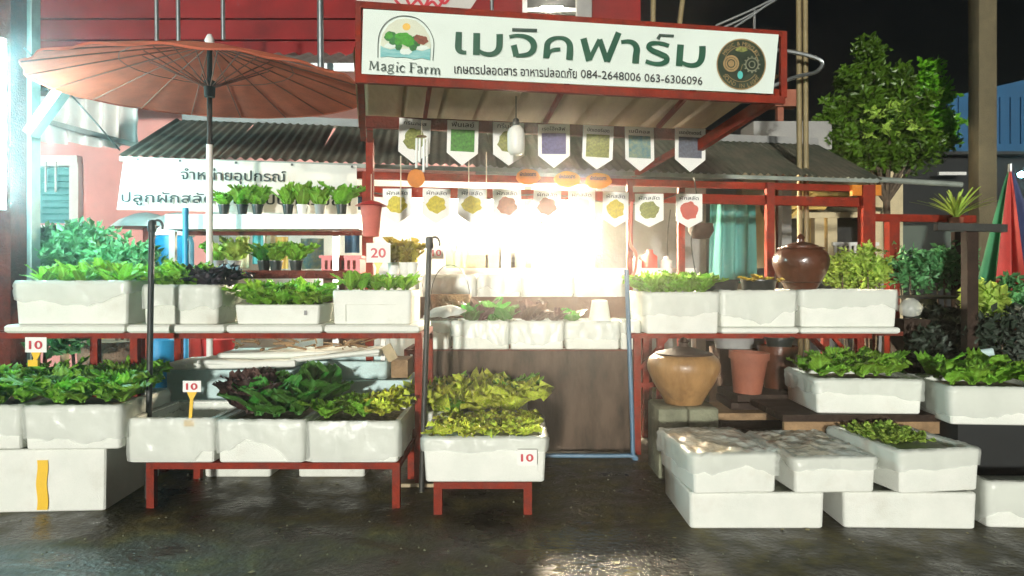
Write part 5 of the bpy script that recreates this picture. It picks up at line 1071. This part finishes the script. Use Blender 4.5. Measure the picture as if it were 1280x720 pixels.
u3 = foam_box_m('upper foam box with pale green sprouts beside the ledge', X(1105, ZG), X(1218, ZG), h1 + .007, H(562, ZG), ZG - .02, .62, R(9), .55, 'raft', 'wrapped upper boxes', drop=.03)
fill_tray(u3, 5, 5, .07, 'pale', 'tiny pale green sprout in the upper stacked box', 'sprouts in the upper stacked box', 7, spread=1.1, x0=.05, x1=.8, y0=.3, y1=1, zoff=-.015)

# ================================================================== garden and shade beyond, right
tp_ = thing('timber_tee', 'dark T shaped timber post standing in front of the striped parasol', 'post', (X(1212, 4.9), 4.9, 0))
part('post', MB().box((X(1212, 4.9), 4.9, H(290, 4.9) / 2), (.075, .07, H(290, 4.9))), 'dark_wood', tp_, None); part('crossbar', MB().box((X(1213, 4.86), 4.86, H(285, 4.9)), (.47, .05, .052), ry=R(1.5)), 'black_metal', tp_, None)
# closed striped parasol
cp = thing('closed_parasol', 'closed parasol with green, scarlet and navy stripes', 'parasol', (X(1262, 5.9), 5.9, 0)); cx = X(1263, 5.9)
part('pole', MB().tube([(cx, 5.9, 0), (cx, 5.9, H(205, 5.9))], .02, 8), 'steel', cp, 60); zt2, zb2 = H(212, 5.9), H(368, 5.9)
cols = ['green_cloth', 'scarlet_cloth', 'navy_cloth', 'steel', 'navy_cloth', 'green_cloth', 'scarlet_cloth', 'navy_cloth']
for k in range(8):
    a0 = math.pi + k * math.pi / 4 - .30
    def fn(u, v, a0=a0):
        a = a0 + u * math.pi / 4; r_ = .015 + (.27 * v ** .9) * (.72 + .28 * math.cos((u - .5) * math.pi * 2) * -1)
        return Vector((cx + .03 * v + r_ * math.cos(a), 5.9 + r_ * math.sin(a), zt2 + (zb2 - zt2) * v))
    part('panel', MB().grid(fn, 8, 10), cols[k], cp, 180)
# greenhouse sheet
mb = MB().grid(lambda u, v: PL(1122 + 84 * u, 277 + 95 * v, 2.5) + E2 * .015 * noise.noise(Vector((u * 6, v * 5, 2))), 30, 20)
mat('clear_sheet', (.32, .42, .34), .3, .1, 5, .2, 8, alpha=.28); single('plastic_sheet', mb, 'clear_sheet', 'hazy clear plastic panel between the two thin red posts', 'plastic sheet', smooth=180)
def bush(label, px, py, Z, rx, rz_, m, n, ls, seed, cat='bush', name='leafy_bush', group=None):
    x = X(px, Z); z = H(py, Z); t = thing(name, label, cat, (x, Z, 0), group); rs = random.Random(seed)
    st_ = MB()
    for k in range(5): a = k * 1.3; st_.tube([(x + .02 * math.cos(a), Z + .02 * math.sin(a), 0), (x + rx * .3 * math.cos(a), Z + rx * .3 * math.sin(a), z * .6), (x + rx * .5 * math.cos(a), Z + rx * .4 * math.sin(a), z)], [.015, .012, .005], 5)
    part('stems', st_, 'bark', t, 60); mb = MB(); leafy(mb, (x, Z, z), (rx, rx * .8, rz_), n, ls, rs, shell=.3)
    for _ in range(5): a = rs.random() * 6.28; q = Vector((rx * .85 * math.cos(a), rx * .6 * math.sin(a), rz_ * rs.uniform(-.2, .9))); leafy(mb, Vector((x, Z, z)) + q, (rx * .35, rx * .35, rz_ * .35), n // 7, ls, rs, shell=.1)
    o = part('foliage', mb, m, t, None); return t
bush('yellow green leafy plant behind the long foam box, beside the brown jar', 1060, 340, 6.3, .22, .20, 'leaf_pale', 500, .07, 1)
bush('yellow green plant between the two thick red posts', 1090, 338, 6.1, .16, .20, 'leaf_pale', 350, .06, 2)
bush('green potted bush behind the clear plastic panel', 1145, 340, 6.9, .30, .22, 'leaf_bush', 700, .07, 3)
bush('second green bush behind the clear panel near the thin red post', 1185, 335, 7.0, .22, .24, 'leaf_bush', 450, .07, 4)
bush('tall yellow green plant below the closed parasol', 1232, 395, 5.1, .11, .24, 'leaf_pale', 500, .07, 5)
bush('green shrub at the picture edge beyond the closed parasol', 1285, 385, 5.2, .20, .22, 'leaf_bush', 500, .07, 6)
t = thing('dry_grass_tuft', 'dry pale spiky grass tuft above the clear plastic panel', 'grass tuft', P(1195, 272, 7.0)); 
put_leaves(t, 'spiky', .30, 40, random.Random(3), 0, 1.1)
for o in t.children: o.data = o.data
part('pot', MB().lathe([(.05, -.10), (.07, 0), (.06, 0), (.001, -.03)], P(1195, 272, 7.0), 14), 'terracotta', t, 60); part('pot_post', MB().box((X(1195, 7), 7.0, H(290, 7.0) / 2), (.06, .06, H(290, 7.0))), 'dark_wood', t, None)
for i, (px, py, Z, rx, rz_, m, lb) in enumerate(((1172, 440, 5.2, .22, .20, 'leaf_painted_shade', 'shrub coloured dark for shade behind the first ledge lettuce box'), (1190, 435, 5.3, .28, .22, 'leaf_painted_shade', 'brownish shrub with painted shade under the timber tee'), (1260, 430, 4.9, .24, .26, 'leaf_painted_shade', 'shrub coloured almost black for shade at the edge behind the ledge'), (1170, 410, 5.6, .18, .18, 'leaf_painted_shade', 'leafy shrub coloured dark for shade beneath the clear panel'), (1100, 468, 4.95, .12, .08, 'leaf_dark', 'low dark plant beside the braced table leg'))):  # shade on the first four shrubs is painted into their leaf colour
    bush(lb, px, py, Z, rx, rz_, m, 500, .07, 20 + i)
t = thing('round_stool', 'small dark round topped stool under the clear panel', 'stool', (X(1160, 5.7), 5.7, 0)); zz = H(370, 5.7)
part('seat', MB().lathe([(.001, zz - .02), (.22, zz - .02), (.23, zz), (.001, zz + .01)], (X(1160, 5.7), 5.7, 0), 24), 'black_metal', t, 50); part('leg', MB().lathe([(.12, 0), (.05, .4), (.06, zz - .02)], (X(1160, 5.7), 5.7, 0), 14), 'concrete', t, 60)
t = thing('clear_bag', 'crumpled pale plastic bag beside the round stool', 'bag', (X(1140, 5.5), 5.5, 0)); mb = MB().lathe([(.001, 0), (.07, .02), (.09, .08), (.05, .13), (.02, .15)], (X(1138, 5.5), 5.5, H(397, 5.5)), 18, .12); part('bag_film', mb, 'film', t, 60); part('support', MB().box((X(1138, 5.5), 5.5, H(398, 5.5) / 2), (.2, .2, H(398, 5.5) - .01)), 'dark_wood', t, None)
t = thing('blue_bottle', 'pale blue crushed bottle lying among the dark shrubs', 'bottle', P(1230, 445, 4.8)); part('bottle_body', MB().tube([P(1219, 446, 4.7), P(1226, 441, 4.7), P(1238, 440, 4.7), P(1241, 446, 4.7)], [.012, .022, .03, .014], 10), 'foam_blue', t, 60)
# bushes beyond the raised boxes, left
bush('large leafy bush lit teal by the floodlight, beside the red post', 100, 318, 5.7, .42, .26, 'leaf_bush', 1800, .075, 40)
bush('leafy bush spilling toward the hooked pole', 160, 335, 5.5, .26, .17, 'leaf_bush', 900, .07, 41)
bush('leafy bush tucked against the red post', 48, 325, 5.6, .22, .24, 'leaf_bush', 700, .075, 42)
tr_ = thing('young_papaya', 'small palm like plant with pale stem behind the edge price card', 'plant', (X(78, 4.9), 4.9, 0)); part('stem', MB().tube([(X(78, 4.9), 4.9, 0), (X(79, 4.9), 4.92, H(425, 4.9))], [.04, .025], 8), 'pale_wood', tr_, 60)
mb = MB(); leafy(mb, (X(78, 4.9), 4.9, H(425, 4.9)), (.2, .15, .1), 160, .10, random.Random(2), shell=.2); part('crown', mb, 'leaf_bush', tr_, None)
for px, m, lb in ((120, 'yellow_plastic', 'yellow plastic scrap under the table by the palm plant'), (52, 'yellow_plastic', 'yellow plastic sheet corner behind the edge price card')):
    single('plastic_scrap', MB().slab([P(px - 14, 418, 5.6), P(px + 12, 418, 5.6), P(px + 6, 432, 5.6), P(px - 8, 440, 5.6)], .01), m, lb, 'plastic scrap')
for px, w_, y0, m, lb in ((145, .26, 425, 'straw_mat', 'rough beige sack behind the table legs'), (203, .14, 424, 'blue_paint', 'small blue bucket under the long red table'), (247, .12, 422, 'scarlet_cloth', 'scarlet crate under the long red table'), (270, .14, 424, 'red_plastic', 'bright red crate with pale slats under the table')):
    z = H(y0, 5.5); t = thing('storage_bin', lb, 'bin', (X(px, 5.5), 5.5, 0), 'bins under the table'); part('bin_body', MB().lathe([(w_ * .85, 0), (w_, z * .9), (w_ * 1.05, z), (w_ * .9, z)], (X(px, 5.5), 5.5, 0), 4 if 'crate' in lb else 16), m, t, 40)

# small litter on the ground
rs = random.Random(77); mb = MB()
for k in range(700):
    x = rs.uniform(-3.2, 3.2); y = rs.uniform(2.6, 6.5); r_ = rs.uniform(.002, .007)
    mb.lathe([(r_, 0), (r_ * .8, r_ * .7), (.0005, r_)], (x, y, .0), 5)
o = single('grit', mb, 'concrete', 'scattered grit and small stones on the wet ground', 'grit', smooth=60); o['kind'] = 'stuff'
mb = MB()
for k in range(70):
    x = rs.uniform(-3, 3); y = rs.uniform(2.9, 5.5); a = rs.random() * 6.3; l_ = rs.uniform(.012, .035)
    u = Vector((math.cos(a), math.sin(a), .08)) * l_; w_ = Vector((-math.sin(a), math.cos(a), .1)) * l_ * .4; p = Vector((x, y, .004))
    mb.add([p, p + u * .5 + w_, p + u, p + u * .5 - w_], [(0, 1, 2, 3)])
o = single('fallen_leaves', mb, 'leaf_dry', 'small fallen leaf scraps lying on the wet ground', 'leaf scraps', smooth=60); o['kind'] = 'stuff'
part('dark_mark', MB().box((X(382, ZU), ZU - .002, zl + .07), (.018, .004, .028)), 'black_plastic', b3, None)
for lb, pts in (('thin black cable sagging along the inner beam of the stall', [PL(460, 240, 2.15), PL(560, 252, 2.15), PL(680, 243, 2.15), PL(790, 256, 2.15), PL(856, 240, 2.2)]), ('black cable looping down the corner post', [PL(866, 210, 2.2), PL(872, 262, 2.2), PL(864, 300, 2.2), PL(870, 345, 2.2)]),
                ('loose black cable hanging on the grey back wall', [PL(838, 262, 3.9), PL(834, 300, 3.9), PL(836, 345, 3.9)]), ('black power cable running from the lamp post to the old roof', [P(30, 60, 5.1), P(90, 120, 5.4), P(150, 188, 5.6)])):
    single('cable', MB().tube(catmull(pts, 8), .006, 6), 'black_plastic', lb, 'cable', smooth=60)
# ================================================================== haze added to spread lamp glow in place of lens glare
m = bpy.data.materials.new('glare_haze'); m.use_nodes = True; n = m.node_tree.nodes
n.remove(n['Principled BSDF']); v = n.new('ShaderNodeVolumePrincipled'); v.inputs['Color'].default_value = (1, 1, 1, 1)
v.inputs['Density'].default_value = .0105; v.inputs['Anisotropy'].default_value = .88
m.node_tree.links.new(v.outputs[0], n['Material Output'].inputs['Volume'])
hz = bpy.data.objects.new('haze', mesh('haze', MB().box((0, 22, 3.4), (140, 100, 9.2)), m)); COL.objects.link(hz); hz['kind'] = 'stuff'
